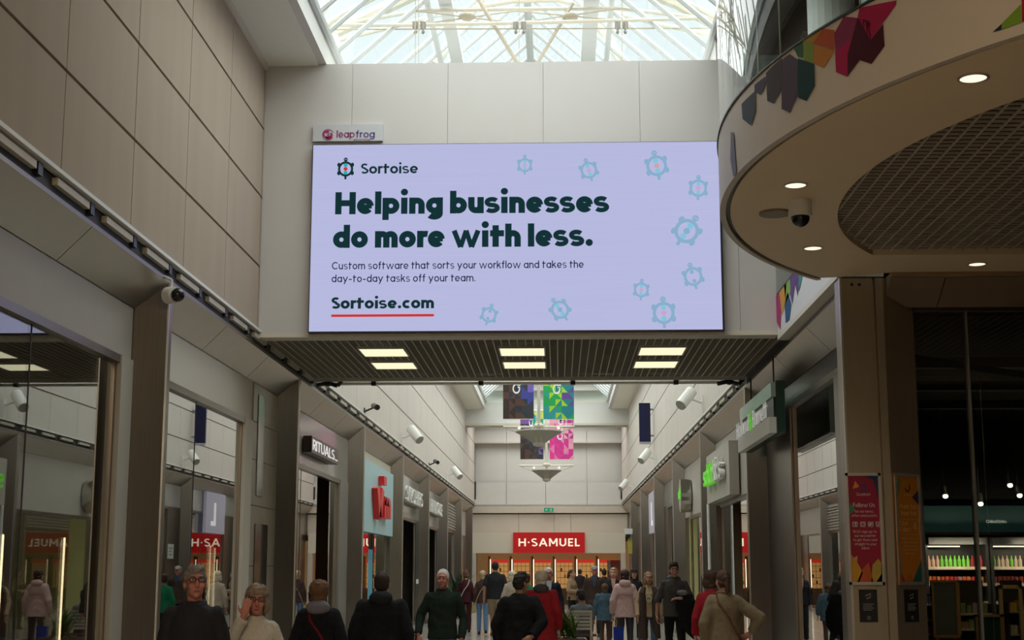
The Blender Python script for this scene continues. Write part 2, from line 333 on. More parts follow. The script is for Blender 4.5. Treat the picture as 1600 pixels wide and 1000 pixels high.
# ---------------------------------------------------------------- skylight
RXs, RZ = -.49, 11.45
sk = thing('skylight', (RXs, 12, 9.0), 'pitched glass roof on cream tubular trusses above the hall', 'skylight')
m = M()
for xe in (-3.2, 2.22): m.faces([(xe, 10.4, 9.0), (xe, 63, 9.0), (RXs, 63, RZ), (RXs, 10.4, RZ)], [(0, 1, 2, 3)])
for yy in (10.4, 63): m.face([(-3.2, yy, 9.0), (2.22, yy, 9), (RXs, yy, RZ)])
m.build('roof_glass', GLR, sk)
m = M(); y = 10.6
while y < 62.9:
    for xe in (-3.2, 2.22): m.tube((xe, y, 8.98), (RXs, y, RZ-.02), .038, n=6)
    y += .76
for xo, r in ((-.0, .09), (-1.45, .05), (1.35, .05), (-2.68, .06), (2.68, .06)): m.tube((RXs+xo, 10.4, RZ-.06-abs(xo)*.905), (RXs+xo, 63, RZ-.06-abs(xo)*.905), r, n=8)
m.build('glazing_bar', BARM, sk)
m = M(); m.box((-1.76, 19.0, 10.05), (-1.56, 40, 10.2)); m.build('purlin', BARM, sk)
m = M(); m.box((.42, 19.0, 10.1), (.66, 40, 10.3)); m.build('purlin', BARM, sk)
# trusses seen over the bulkhead
def P(x, y, Y): return tuple(atY(x, y, Y))
m = M(); m.pipe([P(505, 41, 20.6), P(560, 34, 20.6), P(650, 17, 20.6), P(800, 14, 20.6), P(970, 13, 20.6), P(1060, 24, 20.6), P(1130, 33, 20.6)], .032); m.build('truss_tube', TUBE, sk)
m = M(); m.pipe([P(505, 39, 20.4), P(650, 39, 20.4), P(800, 36, 20.4), P(970, 32, 20.4), P(1135, 27, 20.4)], .030); m.build('truss_tube', TUBE, sk)
m = M(); m.pipe([P(510, 67, 22.5), P(600, 45, 22.5), P(720, 15, 22.5), P(800, 2, 22.5), P(870, 0, 22.5), P(930, 12, 22.5), P(1030, 38, 22.5), P(1125, 57, 22.5)], .04); m.build('truss_tube', TUBE, sk)
m = M(); m.pipe([P(486, 52, 20.2), P(540, 20, 20.2), P(600, -12, 20.2)], .045); m.build('truss_tube', TUBE, sk)
m = M(); m.pipe([P(1135, 35, 20.2), P(1075, 5, 20.2), P(1040, -14, 20.2)], .045); m.build('truss_tube', TUBE, sk)
m = M(); m.pipe([P(480, 50, 19.6), P(500, 20, 19.6), P(520, -10, 19.6)], .07); m.build('truss_tube', TUBE, sk)
m = M(); m.pipe([P(512, 55, 24), P(590, 18, 24), P(660, -15, 24)], .12); m.build('truss_tube', TUBE, sk)
m = M(); m.pipe([P(1122, 40, 24), P(1060, 5, 24), P(1000, -18, 24)], .12); m.build('truss_tube', TUBE, sk)
m = M(); m.pipe([P(680, 100, 25.5), P(725, 35, 25.5), P(770, -30, 25.5)], .1); m.build('truss_tube', TUBE, sk)
m = M(); m.pipe([P(970, 95, 25.5), P(935, 35, 25.5), P(900, -30, 25.5)], .1); m.build('truss_tube', TUBE, sk)
m = M(); m.pipe([P(1128, -5, 19.9), P(1140, 35, 19.9)], .06); m.build('truss_tube', TUBE, sk)
m = M()
for a, b in (((650, 17), (805, 36)), ((650, 39), (805, 17)), ((805, 36), (970, 13)), ((805, 17), (970, 32)), ((745, -5), (808, 98)), ((840, 98), (895, 5)), ((512, 46), (1122, 44))):
    m.tube(P(*a, 20.5), P(*b, 20.5), .011 if a != (745, -5) and a != (840, 98) else .03, n=6)
for x in (649, 654, 811, 972): m.tube(P(x, -20, 20.0), P(x, 99, 20.0), .006, n=6)
for x in (730, 891): m.ell(P(x, 26, 20.5), .13, .13, .05)
m.build('tie_rod', flat((.5, .45, .36)), sk)
LFM = mat('dull_metal', (.25, .23, .2), .4, metal=.6, noise=.1)
for x in (649, 661, 806, 818, 965, 977):
    m = M(); m.tube(P(x, 36, 20.1), P(x, 46, 20.1), .02, n=6); m.ell(P(x, 50, 20.1), .025, .025, .035, 8, 6); m.box(*[tuple(map(sum, zip(P(x, 39, 20.2), d))) for d in ((-.04, -.04, -.05), (.04, .04, .04))])
    m.build('lamp_fitting', LFM, sk)
for c, d in (((-3.42, 20.15, 8.5), (-3.22, 20.4, 9.45)), ((2.28, 20.15, 8.5), (2.5, 20.4, 9.4))): m = M(); m.box(c, d); m.build('post', WHITEP, sk)
# ---------------------------------------------------------------- egg-crate ceiling below the bulkhead
gc = thing('grid_ceiling', (-.5, 21.3, 4.8), 'beige open grid ceiling under the bulkhead, between the two shop walls', 'ceiling grid')
m = M(); x = LX+.02
while x < 3.05: m.box((x-.0065, 19.4, 4.762), (x+.0065, 23.45, 4.775)); x += .112
m.build('cross_blade', GRIDM, gc)
m = M(); y = 19.42
while y < 23.5: m.box((LX, y-.004, 4.765), (RX, y+.004, 4.775)); y += .085
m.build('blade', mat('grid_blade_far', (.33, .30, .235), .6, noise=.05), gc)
m = M(); m.box((LX, 19.4, 4.83), (RX, 23.5, 4.88)); m.build('plenum', PLEN, gc)
LP = glow('fluorescent_panel', (1, .93, .62), 1.05)
names = ['left', 'middle', 'right']; k = 0
for i, x in enumerate((-2.82, -.82, 1.18)):
    for j, (ya, yb) in enumerate(((20.12, 20.86), (21.5, 22.2))):
        t = thing('ceiling_light', (x+.31, (ya+yb)/2, 4.74), '%s warm ceiling light panel in the grid, %s' % (names[i], ('row nearer the screen', 'row nearer the rear rail')[j]), 'ceiling light', 'lights in the grid ceiling')
        a = M(); a.box((x, ya, 4.735), (x+.63, yb, 4.745)); a.build('diffuser', LP, t)
        a = M()
        for c, d in (((x-.02, ya-.02, 4.73), (x+.65, ya, 4.77)), ((x-.02, yb, 4.73), (x+.65, yb+.02, 4.77)), ((x-.02, ya, 4.73), (x, yb, 4.77)), ((x+.63, ya, 4.73), (x+.65, yb, 4.77))): a.box(c, d)
        a.build('frame', GRIDM, t)
rl = thing('banner_rail', (-.5, 23.65, 4.74), 'long round metal rail along the rear edge of the grid ceiling', 'rail')
m = M(); m.tube((LX+.05, 23.66, 4.70), (RX-.02, 23.66, 4.70), .035, n=12); m.box((LX, 23.5, 4.72), (RX, 23.62, 4.80)); m.build('rail', ALU, rl)
for x in (-3.05, -1.27, .25, 1.95):
    m = M(); m.box((x-.04, 23.6, 4.66), (x+.04, 23.72, 4.76)); m.build('clamp', BLACK, rl)
for x in (LX+.25, RX-.25):
    m = M(); m.pipe([(x-.2, 23.6, 4.66), (x, 23.6, 4.70), (x+.15, 23.6, 4.65), (x+.22, 23.6, 4.73)], .035); m.ell((x, 23.6, 4.68), .07, .05, .04); m.build('cable_bundle', BLACK, rl)
# ---------------------------------------------------------------- lower shop walls: ledge, splayed soffit, splayed columns
def ledge(s, xw, y0, y1, name):
    m = M(); m.use(WHITE); a, b = sorted((xw-s*.05, xw+s*.05)); m.box((a, y0, 4.805), (b, y1, 4.84))
    m.use(STEELD); a, b = sorted((xw+s*.10, xw+s*.2)); m.box((a, y0, 4.58), (b, y1, 4.83))
    m.use(DARK); a, b = sorted((xw+s*.03, xw+s*.12)); m.box((a, y0, 4.66), (b, y1, 4.83)); m.use(STEELD); a, b = sorted((xw, xw+s*.12)); m.box((a, y0, 4.60), (b, y1, 4.64))
    struct(m.build(name))
ledge(-1, LX, -9, 70, 'trim_4'); ledge(1, RX, 23.5, 70, 'trim_5'); ledge(1, RX, 15.0, 23.5, 'trim_6')
LF = mat('strip_fitting', (.52, .47, .38), .5, noise=.1)
def fitting(xw, s, y, lab):
    t = thing('strip_light', (xw, y, 4.72), lab, 'strip light', 'strip fittings under the ledges')
    m = M(); a, b = sorted((xw-s*.02, xw+s*.05)); m.box((a, y, 4.715), (b, y+.8, 4.775)); m.build('housing', LF, t)
    m = M(); a, b = sorted((xw-s*.015, xw+s*.04)); m.box((a, y+.85, 4.69), (b, y+.95, 4.79)); m.build('bracket', BLACK, t); return t
fl = fitting(LX, -1, 8.6, 'beige strip light fitting under the left ledge, first from the camera')
for k in range(1, 48): dup(fl, (LX, 8.6+k*1.28, 4.72), 'beige strip light fitting under the left ledge, %s from the camera' % ordinal(k+1))
fr = fitting(RX, 1, 23.8, 'beige strip light fitting under the right ledge, first beyond the rail')
for k in range(1, 36): dup(fr, (RX, 23.8+k*1.28, 4.72), 'beige strip light fitting under the right ledge, %s beyond the rail' % ordinal(k+1))
def soffit(s, xn, xi, y0, y1, name):
    m = M(); m.use(SPLAY); ys = [y0]
    y = y0
    while y < y1-.01:
        y2 = min(y+2.56, y1)
        m.faces([(xn, y+.008, ZN), (xn, y2-.008, ZN), (xi, y2-.008, ZI), (xi, y+.008, ZI), (xn+s*.02, y+.008, ZN+.05), (xn+s*.02, y2-.008, ZN+.05), (xi+s*.05, y2-.008, ZI+.05), (xi+s*.05, y+.008, ZI+.05)],
                [(0, 1, 2, 3), (4, 7, 6, 5), (0, 3, 7, 4), (1, 5, 6, 2), (0, 4, 5, 1), (3, 2, 6, 7)]); y = y2
    struct(m.build(name))
for a, b in zip(NOSE_L, NOSE_L[1:]): soffit(-1, LX, LI, a+.1, b+.02, 'trim_7')
for a, b in zip([15.0]+NOSE_R, NOSE_R+[69.6]): soffit(1, RX, RI, a+.1, b+.02, 'trim_8')
def column(s, xn, xi, y, label, w=.15, z1=ZN, cm=None):
    t = thing('steel_column', (xn+s*.2, y+.1, 0), label, 'column', 'steel clad columns between the shopfronts')
    P0 = [(xn, y), (xn, y+w), (xi, y+w+.2), (xi+s*.15, y+w+.2), (xi+s*.15, y-.18), (xi, y-.18)]
    m = M(); m.prism(P0, 0.12, z1); m.build('cladding', cm or STEEL, t)
    m = M(); m.box((min(xn-s*.006, xn+s*.02), y-.006, .12), (max(xn-s*.006, xn+s*.02), y+.02, z1-.01)); m.build('edge_trim', ALU, t)
    m = M(); m.prism(P0, 0, .12); m.build('plinth', STEELD, t)
    return t
ordn = ['nearest', 'second', 'third', 'fourth', 'fifth', 'sixth', 'seventh', 'eighth']
for i, y in enumerate(NOSE_L[3:]): column(-1, LX, LI, y, 'brushed steel clad column on the left side of the hall, %s from the camera' % ordn[i], cm=STEELD if i < 2 else None)  # two nearest take a darker colour to offset reflected fill light
for i, y in enumerate(NOSE_R): column(1, RX, RI, y, 'brushed steel clad column on the right side of the hall, %s one past the screen' % ordn[i])
# made-up housing behind the camera, added to go with the fill lamp
lr = thing('fill_lamp_housing', (-.4, -4.5, 8.62), 'large pale made-up housing for the added fill lamp, over the near end of the hall', 'ceiling light')
m = M(); m.box((-3.1, -7.7, 8.64), (2.3, -1.3, 9.0)); m.build('housing', WHITEP, lr)
# ================================================================ SHOPFRONTS
def bx(m, s, xa, xb, y0, y1, z0, z1):
    a, b = sorted((xa, xb)); m.box((a, y0, z0), (b, y1, z1)); return m
def room(s, xi, y0, y1, depth, mt, name, floor=.0, back=None):
    m = M(); m.use(mt)
    bx(m, s, xi+s*depth, xi+s*(depth+.1), y0, y1, 0, 4.3)
    bx(m, s, xi+s*.1, xi+s*depth, y0-.05, y0, 0, 4.3); bx(m, s, xi+s*.1, xi+s*depth, y1, y1+.05, 0, 4.3)
    bx(m, s, xi+s*.1, xi+s*depth, y0, y1, 4.2, 4.3)
    return struct(m.build(name))
def shopfront(s, xi, y0, y1, zh, label, hm=GREYP, gy=None, door=None, mull=()):
    """header panel, glass with mullions, optional dark doorway (door=(ya,yb))"""
    t = thing('shopfront', (xi, (y0+y1)/2, 0), label, 'shopfront', 'shopfronts along the hall')
    m = M(); bx(m, s, xi+s*.01, xi+s*.12, y0, y1, zh, 4.3); m.build('fascia_panel', hm, t)
    g0, g1 = gy or (y0, y1)
    spans = [(g0, g1)] if not door else [q for q in ((g0, door[0]), (door[1], g1)) if q[1]-q[0] > .1]
    for a, b in spans:
        m = M(); bx(m, s, xi+s*.05, xi+s*.062, a, b, .1, zh-.04); m.build('glass_pane', GLS, t)
    m = M(); bx(m, s, xi+s*.0, xi+s*.10, g0, g1, zh-.08, zh); bx(m, s, xi+s*.0, xi+s*.1, g0, g1, 0, .1)
    for y in (g0, g1-.06): bx(m, s, xi+s*.03, xi+s*.09, y, y+.05, .1, zh-.08)
    m.build('frame', STEELD, t)
    for y in mull: m = M(); bx(m, s, xi+s*.045, xi+s*.066, y, y+.014, .1, zh-.08); m.build('glass_joint', DARK, t)
    return t
# --- left side
DKB = mat('dark_fascia', (.07, .065, .06), .25, noise=.1)
GLOSSG = mat('glossy_grey_fascia', (.30, .285, .26), .12, noise=.05)
shopfront(-1, LI, 7.2, 14.45, 3.76, 'large glass shop window with grey header, nearest on the left', gy=(7.2, 14.05), mull=(9.6, 11.75))
m = M(); bx(m, -1, LI+.02, LI-.12, 14.05, 14.25, 0, 3.76); m.use(GREYP); bx(m, -1, LI+.01, LI-.1, 14.25, 14.47, 0, 3.76); struct(m.build('trim_9', DARK))
room(-1, LI, 7.2, 14.45, 2.6, SHOPB, 'wall_shop_left')
shopfront(-1, LI, 15.0, 22.12, 3.74, 'glass shop window with cream header beside a stone panel, second bay on the left', hm=CREAM, gy=(15.0, 19.85), mull=(17.3,))
m = M(); m.use(CREAM); bx(m, -1, LI+.02, LI-.12, 19.85, 20.3, 0, 3.74); m.use(STONE)
for a, b in zip((0, .85, 1.7, 2.55, 3.2, 3.74), (.85, 1.7, 2.55, 3.2, 3.74, 4.29)): bx(m, -1, LI+.015, LI-.12, 20.32, 22.12, a+.005, b-.005)
struct(m.build('trim_10'))
t = thing('display_slot', (LI, 20.9, 2.1), 'narrow glazed slots set in the stone pier of the second left bay', 'window slot')
m = M(); bx(m, -1, LI+.02, LI+.03, 20.62, 21.05, 2.7, 4.15); m.build('upper_slot', GLOSSG, t)
m = M(); bx(m, -1, LI+.02, LI+.03, 20.62, 21.5, .2, 2.3); m.build('lower_slot', mat('slot_glass', (.06, .055, .045), .1, noise=.1), t)
room(-1, LI, 15.0, 22.1, 2.4, SHOPB, 'wall_shop_left')
def tubelight(px, py0, px1, py1, X, label):
    a = atX(px, py0, X); t = thing('light_tube', (a.x, a.y, 0), label, 'light tube', 'vertical warm tubes in the left shop windows')
    z1 = a.z; m = M(); m.tube((a.x, a.y, .5), (a.x, a.y, z1), .010, n=8); m.build('tube', WARM, t)
    m = M(); m.tube((a.x, a.y, 0), (a.x, a.y, .5), .02, n=8); m.build('stand', BLACK, t)
tubelight(101, 840, 92, 1000, -4.6, 'bright vertical light tube near the far edge of the nearest left window')
tubelight(5, 835, 0, 940, -4.65, 'bright vertical light tube at the frame edge in the nearest left window')
tubelight(329, 852, 320, 925, -4.75, 'shorter lit vertical tube behind the head of the man in glasses')
tubelight(336, 856, 331, 925, -4.6, 'lit vertical tube between the man and woman in glasses, inside the second left window')
# dark curtains / display boards inside the left windows
for k, (y, w_, c) in enumerate(((9.6, .9, (.12, .09, .05)), (11.2, 1.3, (.20, .11, .05)), (12.9, .8, (.05, .045, .04)), (15.8, .9, (.09, .08, .06)), (17.5, .8, (.13, .12, .08)), (18.9, .6, (.05, .05, .05)))):
    m = M(); m.box((-5.75, y, 0), (-5.65, y+w_, 2.2+.15*(k % 3))); o = m.build('display_board', flat(c, .5), loc=(-5.7, y, 0))
    tag(o, 'tall %s display board standing inside the %s left window' % (['olive', 'brown', 'charcoal', 'drab green', 'sand', 'black'][k], 'nearest' if k < 3 else 'second'), 'display board', 'display boards inside the left windows')
nc = thing('notice_card', atX(263, 860, -4.33), 'small white notice stuck on the glass beside the nearest left column', 'notice')
p = atX(263, 860, -4.33); m = M(); m.box((-4.335, p.y-.02, p.z-.09), (-4.33, p.y+.22, p.z+.07)); m.build('card', flat((.4, .42, .38)), nc)
m = M()
for k in range(3): m.box((-4.3295, p.y+.03, p.z-.05+k*.035), (-4.3290, p.y+.17-.03*(k % 2), p.z-.04+k*.035))
m.build('print', BLACK, nc)
# bay C
shopfront(-1, LI, 22.75, 29.85, 3.42, 'glass shopfront with glossy grey header carrying a white lettered black sign', hm=GLOSSG, gy=(22.75, 28.7), door=(26.3, 27.7), mull=(24.6,))
m = M(); bx(m, -1, LI+.01, LI-.1, 28.72, 29.85, 0, 3.42); struct(m.build('trim_11', GLOSSG))
room(-1, LI, 22.75, 29.85, 3, SHOPD, 'wall_shop_left')
sg = thing('shop_sign', (LI+.12, 25.4, 3.6), 'black box sign with white capital letters on the left, below the ledge', 'shop sign')
m = M(); bx(m, -1, LI+.01, LI+.16, 24.4, 27.4, 3.62, 3.90); m.build('sign_box', mat('sign_black', (.03, .012, .01), .3, noise=.1), sg)
LETW = glow('lit_white_letter', (1, .97, .93), .75)
m = M(); lettering(m, 'RITUALS...', (LI+.165, 24.5, 3.67), YA, ZA, .18, .14, 2.8, dep=.02); m.build('lettering', LETW, sg)
pp = thing('window_poster', (LI-.3, 24, 1.8), 'cream window board with a slim red upright strip inside the third left shopfront', 'poster')
a = atX(462, 865, -4.5); b = atX(479, 920, -4.5)
m = M(); m.box((-4.52, a.y, b.z), (-4.5, b.y, a.z)); m.build('board', CREAM, pp)
a2 = atX(472, 874, -4.49); m = M(); m.box((-4.499, a2.y, b.z+.1), (-4.49, a2.y+.35, a2.z)); m.build('strip', flat((.45, .02, .01)), pp)
wp = thing('shop_counter_poster', (-5.4, 28.5, 1.9), 'orange and red food-like poster glowing in the doorway of the third left shop', 'poster')
m = M(); m.use(glow('orange_poster', (.55, .22, .06), .35)); m.box((-6.0, 27.9, 1.55), (-5.9, 29.6, 2.35)); m.use(glow('pink_poster', (.5, .04, .05), .35)); m.box((-6.0, 27.9, 1.3), (-5.9, 29.6, 1.54)); m.build('poster', None, wp)
# bay D
shopfront(-1, LI, 30.45, 37.55, 3.95, 'glazed shopfront under a pale blue board with red letters, fourth bay on the left', hm=CREAM, gy=(30.45, 36.9), door=(33.6, 34.6))
room(-1, LI, 30.45, 37.5, 3, mat('grey_green_shop_wall', (.22, .22, .18), .6, noise=.1), 'wall_shop_left')
sg = thing('shop_sign', (LI+.1, 33.8, 3.2), 'pale blue board with big red block letters on the left shopfronts', 'shop sign')
m = M(); bx(m, -1, LI-.0, LI+.12, 30.35, 37.0, 2.48, 4.05); m.build('board', mat('pale_blue_board', (.36, .58, .62), .35, noise=.05), sg)
RED = mat('red_letter', (.62, .012, .012), .35, noise=.05)
m = M(); bx(m, -1, LI+.13, LI+.26, 33.9, 34.45, 3.62, 3.82)
lettering(m, 'V', (LI+.26, 32.75, 2.82), YA, ZA, .68, .3, 1.15, dep=.13); lettering(m, 'm', (LI+.26, 34.1, 2.86), YA, ZA, .68, .26, 1.3, dep=.13); m.build('lettering', RED, sg)
hs = thing('hanging_sign', (LI-.3, 35, 2.2), 'slim pale blue panel hanging on wires inside the fourth left shop window', 'hanging sign')
a = atX(573, 858, -4.7); m = M(); m.box((-4.72, a.y, .3), (-4.68, a.y+1.0, a.z)); m.build('panel', mat('light_blue', (.13, .36, .46), .4, emit=(.13, .36, .46), es=.25), hs)
m = M(); m.tube((-4.7, a.y+.1, a.z), (-4.7, a.y+.1, 4.2), .01); m.tube((-4.7, a.y+.9, a.z), (-4.7, a.y+.9, 4.2), .01); m.build('wire', BLACK, hs)
rs_ = thing('lit_poster', (-5, 32, 2), 'red lit window poster with a white 3 in the fourth left shop', 'poster')
a = atX(567, 832, -4.6); m = M(); m.use(glow('red_lit', (.5, .02, .015), .35)); m.box((-4.62, a.y, 1.95), (-4.6, a.y+.5, 2.45)); m.build('board', None, rs_)
m = M(); m.pipe([(-4.59, a.y+.12, 2.3), (-4.59, a.y+.3, 2.3), (-4.59, a.y+.3, 2.1), (-4.59, a.y+.12, 2.1)], .02); m.tube((-4.59, a.y+.15, 2.2), (-4.59, a.y+.3, 2.2), .02); m.build('numeral', glow('lit_numeral', (1, .85, .7), 1.2), rs_)
# bays E, F with white letters; G louvre; H plain
DOORG = (3.1,)
for (y0, y1, zh, txt, la, lb, lab) in ((38.15, 45.25, 3.12, 'SKECHERS', 39.6, 44.4, 'fifth bay on the left, under tall white letters'), (45.85, 52.95, 3.1, 'PENTHOUSE', 47.2, 52.0, 'sixth bay on the left, under smaller looking white letters')):
    shopfront(-1, LI, y0, y1, zh, 'dark shopfront with glossy header, '+lab, hm=GLOSSG, gy=(y0, y1-.9), door=(y0+2.6, y1-1.2))
    m = M(); bx(m, -1, LI+.0, LI-.1, y1-.9, y1, 0, zh); struct(m.build('trim_12', DKB))
    room(-1, LI, y0, y1, 3, SHOPD, 'wall_shop_left')
    sg = thing('shop_sign', (LI+.1, (y0+y1)/2, 3.6), 'row of white capital letters standing off the header, '+lab.split(',')[0], 'shop sign')
    m = M(); lettering(m, txt, (LI+.2, la, 3.52), YA, ZA, .42, .12, lb-la, dep=.05); m.build('lettering', WHITE, sg)
    m = M(); bx(m, -1, LI+.02, LI+.12, la, lb, 3.49, 3.54); m.build('mounting_rail', STEELD, sg)
cr = thing('red_pillar_panel', (LI, 38.3, 2), 'narrow red strip panel at the start of the fifth left bay', 'panel')
m = M(); bx(m, -1, LI+.0, LI+.04, 38.0, 38.35, 2.05, 3.0); m.build('panel', flat((.4, .015, .02)), cr)
nt = thing('notice_card', (LI+.02, 44.6, 1.9), 'small white card on the dark door post of the fifth left bay', 'notice')
a = atX(652, 908, LI+.03); m = M(); m.box((LI+.02, a.y-.3, a.z-.08), (LI+.03, a.y+.4, a.z+.06)); m.build('card', WHITE, nt)
t = shopfront(-1, LI, 53.55, 60.65, 3.2, 'shopfront with a ribbed louvre header, seventh bay on the left', hm=GREYP)
m = M()
for k in range(9): bx(m, -1, LI+.01, LI+.06, 53.6, 60.6, 3.25+k*.115, 3.30+k*.115)
m.build('louvre', ALU, t)
room(-1, LI, 53.55, 60.65, 3, SHOPB, 'wall_shop_left')
shopfront(-1, LI, 61.25, 68.2, 3.2, 'plain shopfront with grey header, last bay on the left before the end wall', hm=GREYP, gy=(61.25, 66))
room(-1, LI, 61.25, 68.2, 3, SHOPB, 'wall_shop_left')
m = M(); bx(m, -1, LI-.02, LI-.1, 66, 68.3, 0, 3.2); bx(m, -1, LI-.02, LI-.1, 68.3, 69.9, 0, 4.4); struct(m.build('trim_13', STEEL))
# --- right side
shopfront(1, RI, 15.35, 23.4, 4.05, 'dark glazed side window beside the corner column on the right', hm=DKB, gy=(17.6, 21.0))
m = M(); bx(m, 1, RI, RI+.1, 15.35, 17.6, 0, 4.05); bx(m, 1, RI, RI+.1, 21.0, 23.4, 0, 4.05); struct(m.build('trim_14', STEELD))
shopfront(1, RI, 24.0, 31.1, 3.0, 'glass shopfront under a beige box with green and white letters on the right', hm=GREYP, gy=(24.6, 30.4), door=(27.3, 28.6), mull=(25.4,))
room(1, RI, 24.0, 31.1, 2.4, SHOPB, 'wall_shop_right')
sg = thing('shop_sign', (RI-.2, 28.9, 3.5), 'beige header box with green and white raised letters on the right', 'shop sign')
m = M(); bx(m, 1, RI-.02, RI-.2, 26.9, 31.0, 3.02, 4.02); m.build('sign_box', GREYP, sg)
GRN = mat('lime_letter', (.16, .60, .05), .4, emit=(.16, .6, .05), es=.35)
m = M(); lettering(m, 'schuh', (RI-.32, 30.6, 3.36), -YA, ZA, .42, .17, 1.75, dep=.1); m.build('green_lettering', GRN, sg)
m = M(); lettering(m, 'kids', (RI-.32, 28.7, 3.36), -YA, ZA, .42, .17, 1.3, dep=.1); m.build('white_lettering', WHITE, sg)
m = M(); m.tube((RI-.19, 30.9, 0), (RI-.19, 30.9, 3.02), .035); m.tube((RI-.1, 24.4, 0), (RI-.1, 24.4, 3.9), .04); struct(m.build('trim_15', WHITE))
sp_ = thing('window_poster', (RI, 26, 2), 'narrow red upright poster strip in the first right shopfront past the screen', 'poster')
m = M(); m.use(flat((.45, .03, .03))); bx(m, 1, RI-.0, RI+.02, 25.0, 25.35, 2.1, 2.55); m.use(flat((.3, .2, .15))); bx(m, 1, RI, RI+.02, 25.0, 25.35, 1.4, 2.1); m.build('poster', None, sp_)
shopfront(1, RI, 31.7, 38.8, 3.0, 'beige shopfront with a round sign and olive lit doorway on the right', hm=GREYP, gy=(32.2, 37.6), door=(36.0, 37.3))
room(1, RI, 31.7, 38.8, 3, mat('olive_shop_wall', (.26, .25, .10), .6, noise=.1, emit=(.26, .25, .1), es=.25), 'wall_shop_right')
sg = thing('round_sign', (RI-.15, 37, 3.5), 'round drum sign with green lettering projecting from the right shopfronts', 'shop sign')
m = M(); m.tube((RI-.27, 37.0, 3.5), (RI-.02, 37.0, 3.5), .42, n=28); m.build('drum', mat('mirror_rim', (.5, .48, .44), .15, metal=1, noise=.05), sg)
m = M(); disc(m, (RI-.275, 37.0, 3.5), YA, ZA, .38); m.build('sign_face', GREYP, sg)
m = M(); lettering(m, 'schuh', (RI-.3, 37.33, 3.42), -YA, ZA, .26, .24, .66, dep=.02); m.build('lettering', GRN, sg)
for (y0, y1, lab) in ((39.4, 46.4, 'third right bay past the screen, steel and dark glass'), (47.0, 54.1, 'right bay with a white and purple light box'), (54.7, 61.8, 'second last bay on the right side')):
    shopfront(1, RI, y0, y1, 3.6, 'dark shopfront, '+lab, hm=GLOSSG, gy=(y0, y1-1.5), mull=(y0+2.5,))
    m = M(); bx(m, 1, RI, RI+.1, y1-1.5, y1, 0, 3.6); struct(m.build('trim_16', STEELD)); room(1, RI, y0, y1, 3, SHOPD, 'wall_shop_right')
sg = thing('light_box', (RI-.1, 51, 3.2), 'white and purple light box sign far down the right side', 'shop sign')
a = atX(1014, 767, RI-.12); b = atX(1023, 822, RI-.12)
m = M(); m.box((RI-.14, b.y, 2.9), (RI-.03, a.y, 4.3)); m.build('box', mat('lilac_box', (.36, .34, .42), .4, emit=(.36, .34, .42), es=.2), sg)
m = M(); lettering(m, 'L', (RI-.15, b.y+1.4, 3.15), -YA, ZA, .8, .2, .7, dep=.02); m.build('letter', LETW, sg)
m = M(); bx(m, 1, RI, RI+.1, 62.3, 69.9, 0, 4.3); struct(m.build('trim_17', STEEL))
# hanging sign on the right
hs = thing('hanging_sign', (3.0, 21.5, 3.85), 'white and dark green hanging board with raised white letters, on the right', 'hanging sign')
m = M(); m.box((3.0, 19.8, 3.5), (3.12, 23.3, 4.22)); m.build('back_board', mat('deep_green', (.012, .05, .035), .25, noise=.1), hs)
m = M(); m.box((2.9, 19.85, 3.5), (3.0, 23.3, 3.72)); m.build('lower_panel', WHITE, hs)
m = M(); m.box((2.97, 19.85, 3.72), (3.0, 23.3, 4.0)); m.build('middle_panel', BLACK, hs)
m = M(); m.box((2.94, 19.85, 4.0), (3.0, 23.3, 4.2)); m.build('upper_panel', mat('glossy_panel', (.40, .50, .45), .15, noise=.3, nscale=1), hs)
m = M(); lettering(m, 'Holland', (2.90, 23.5, 3.74), -YA, ZA, .24, .10, 1.45, dep=.02); lettering(m, 'Barrett', (2.90, 21.55, 3.74), -YA, ZA, .24, .10, 1.45, dep=.02); m.build('lettering', mat('white_letter', (.8, .8, .78), .4, emit=(.8, .8, .78), es=.2), hs)
m = M(); lettering(m, '&', (2.90, 21.95, 3.74), -YA, ZA, .24, .2, .3, dep=.1); m.build('ampersand', GRN, hs)
m = M(); m.tube((3.05, 20.3, 4.2), (3.05, 20.3, 4.62), .012); m.tube((3.05, 22.7, 4.2), (3.05, 22.7, 4.62), .012); m.build('cable', BLACK, hs)
# ================================================================ END SHOP with red sign
t = thing('shop_unit', (-.46, 69.5, 0), 'cream framed jewellery shopfront with lit interior at the end of the hall', 'shopfront')
m = M(); m.box((LX-.05, 69.3, 2.42), (RX+.1, 69.7, 3.38)); m.build('fascia', mat('cream_fascia', (.80, .74, .60), .5, noise=.02), t)
m = M(); m.box((LX-.05, 69.3, 0), (LX+.13, 69.6, 2.42)); m.build('post', CREAM, t); m = M(); m.box((RX-.13, 69.3, 0), (RX+.1, 69.6, 2.42)); m.build('post', CREAM, t)
sg = thing('shop_sign', (-.46, 69.2, 2.9), 'red rectangular sign with lit cream capital letters above the end shop', 'shop sign')
m = M(); m.box((-2.16, 69.15, 2.43), (1.24, 69.3, 3.39)); m.build('sign_box', mat('red_box', (.45, .003, .004), .4, noise=.04, emit=(.45, .003, .004), es=.35), sg)
m = M(); lettering(m, 'H\u00b7SAMUEL', (-1.90, 69.14, 2.74), XA, ZA, .37, .17, 2.9, sp=.19); m.build('lettering', glow('cream_letter', (1, .9, .66), 1.0), sg)
IW = mat('amber_interior', (.36, .24, .13), .5, noise=.15, emit=(.6, .34, .14), es=.14)
m = M(); m.use(IW); m.box((LX, 72.4, 0), (3.3, 72.5, 3)); m.box((LX-.2, 69.75, 0), (LX-.1, 72.4, 3)); m.box((3.3, 69.75, 0), (3.4, 72.4, 3)); m.box((LX-.1, 69.75, 2.5), (3.3, 72.4, 2.6)); struct(m.build('wall_jewellery_shop'))
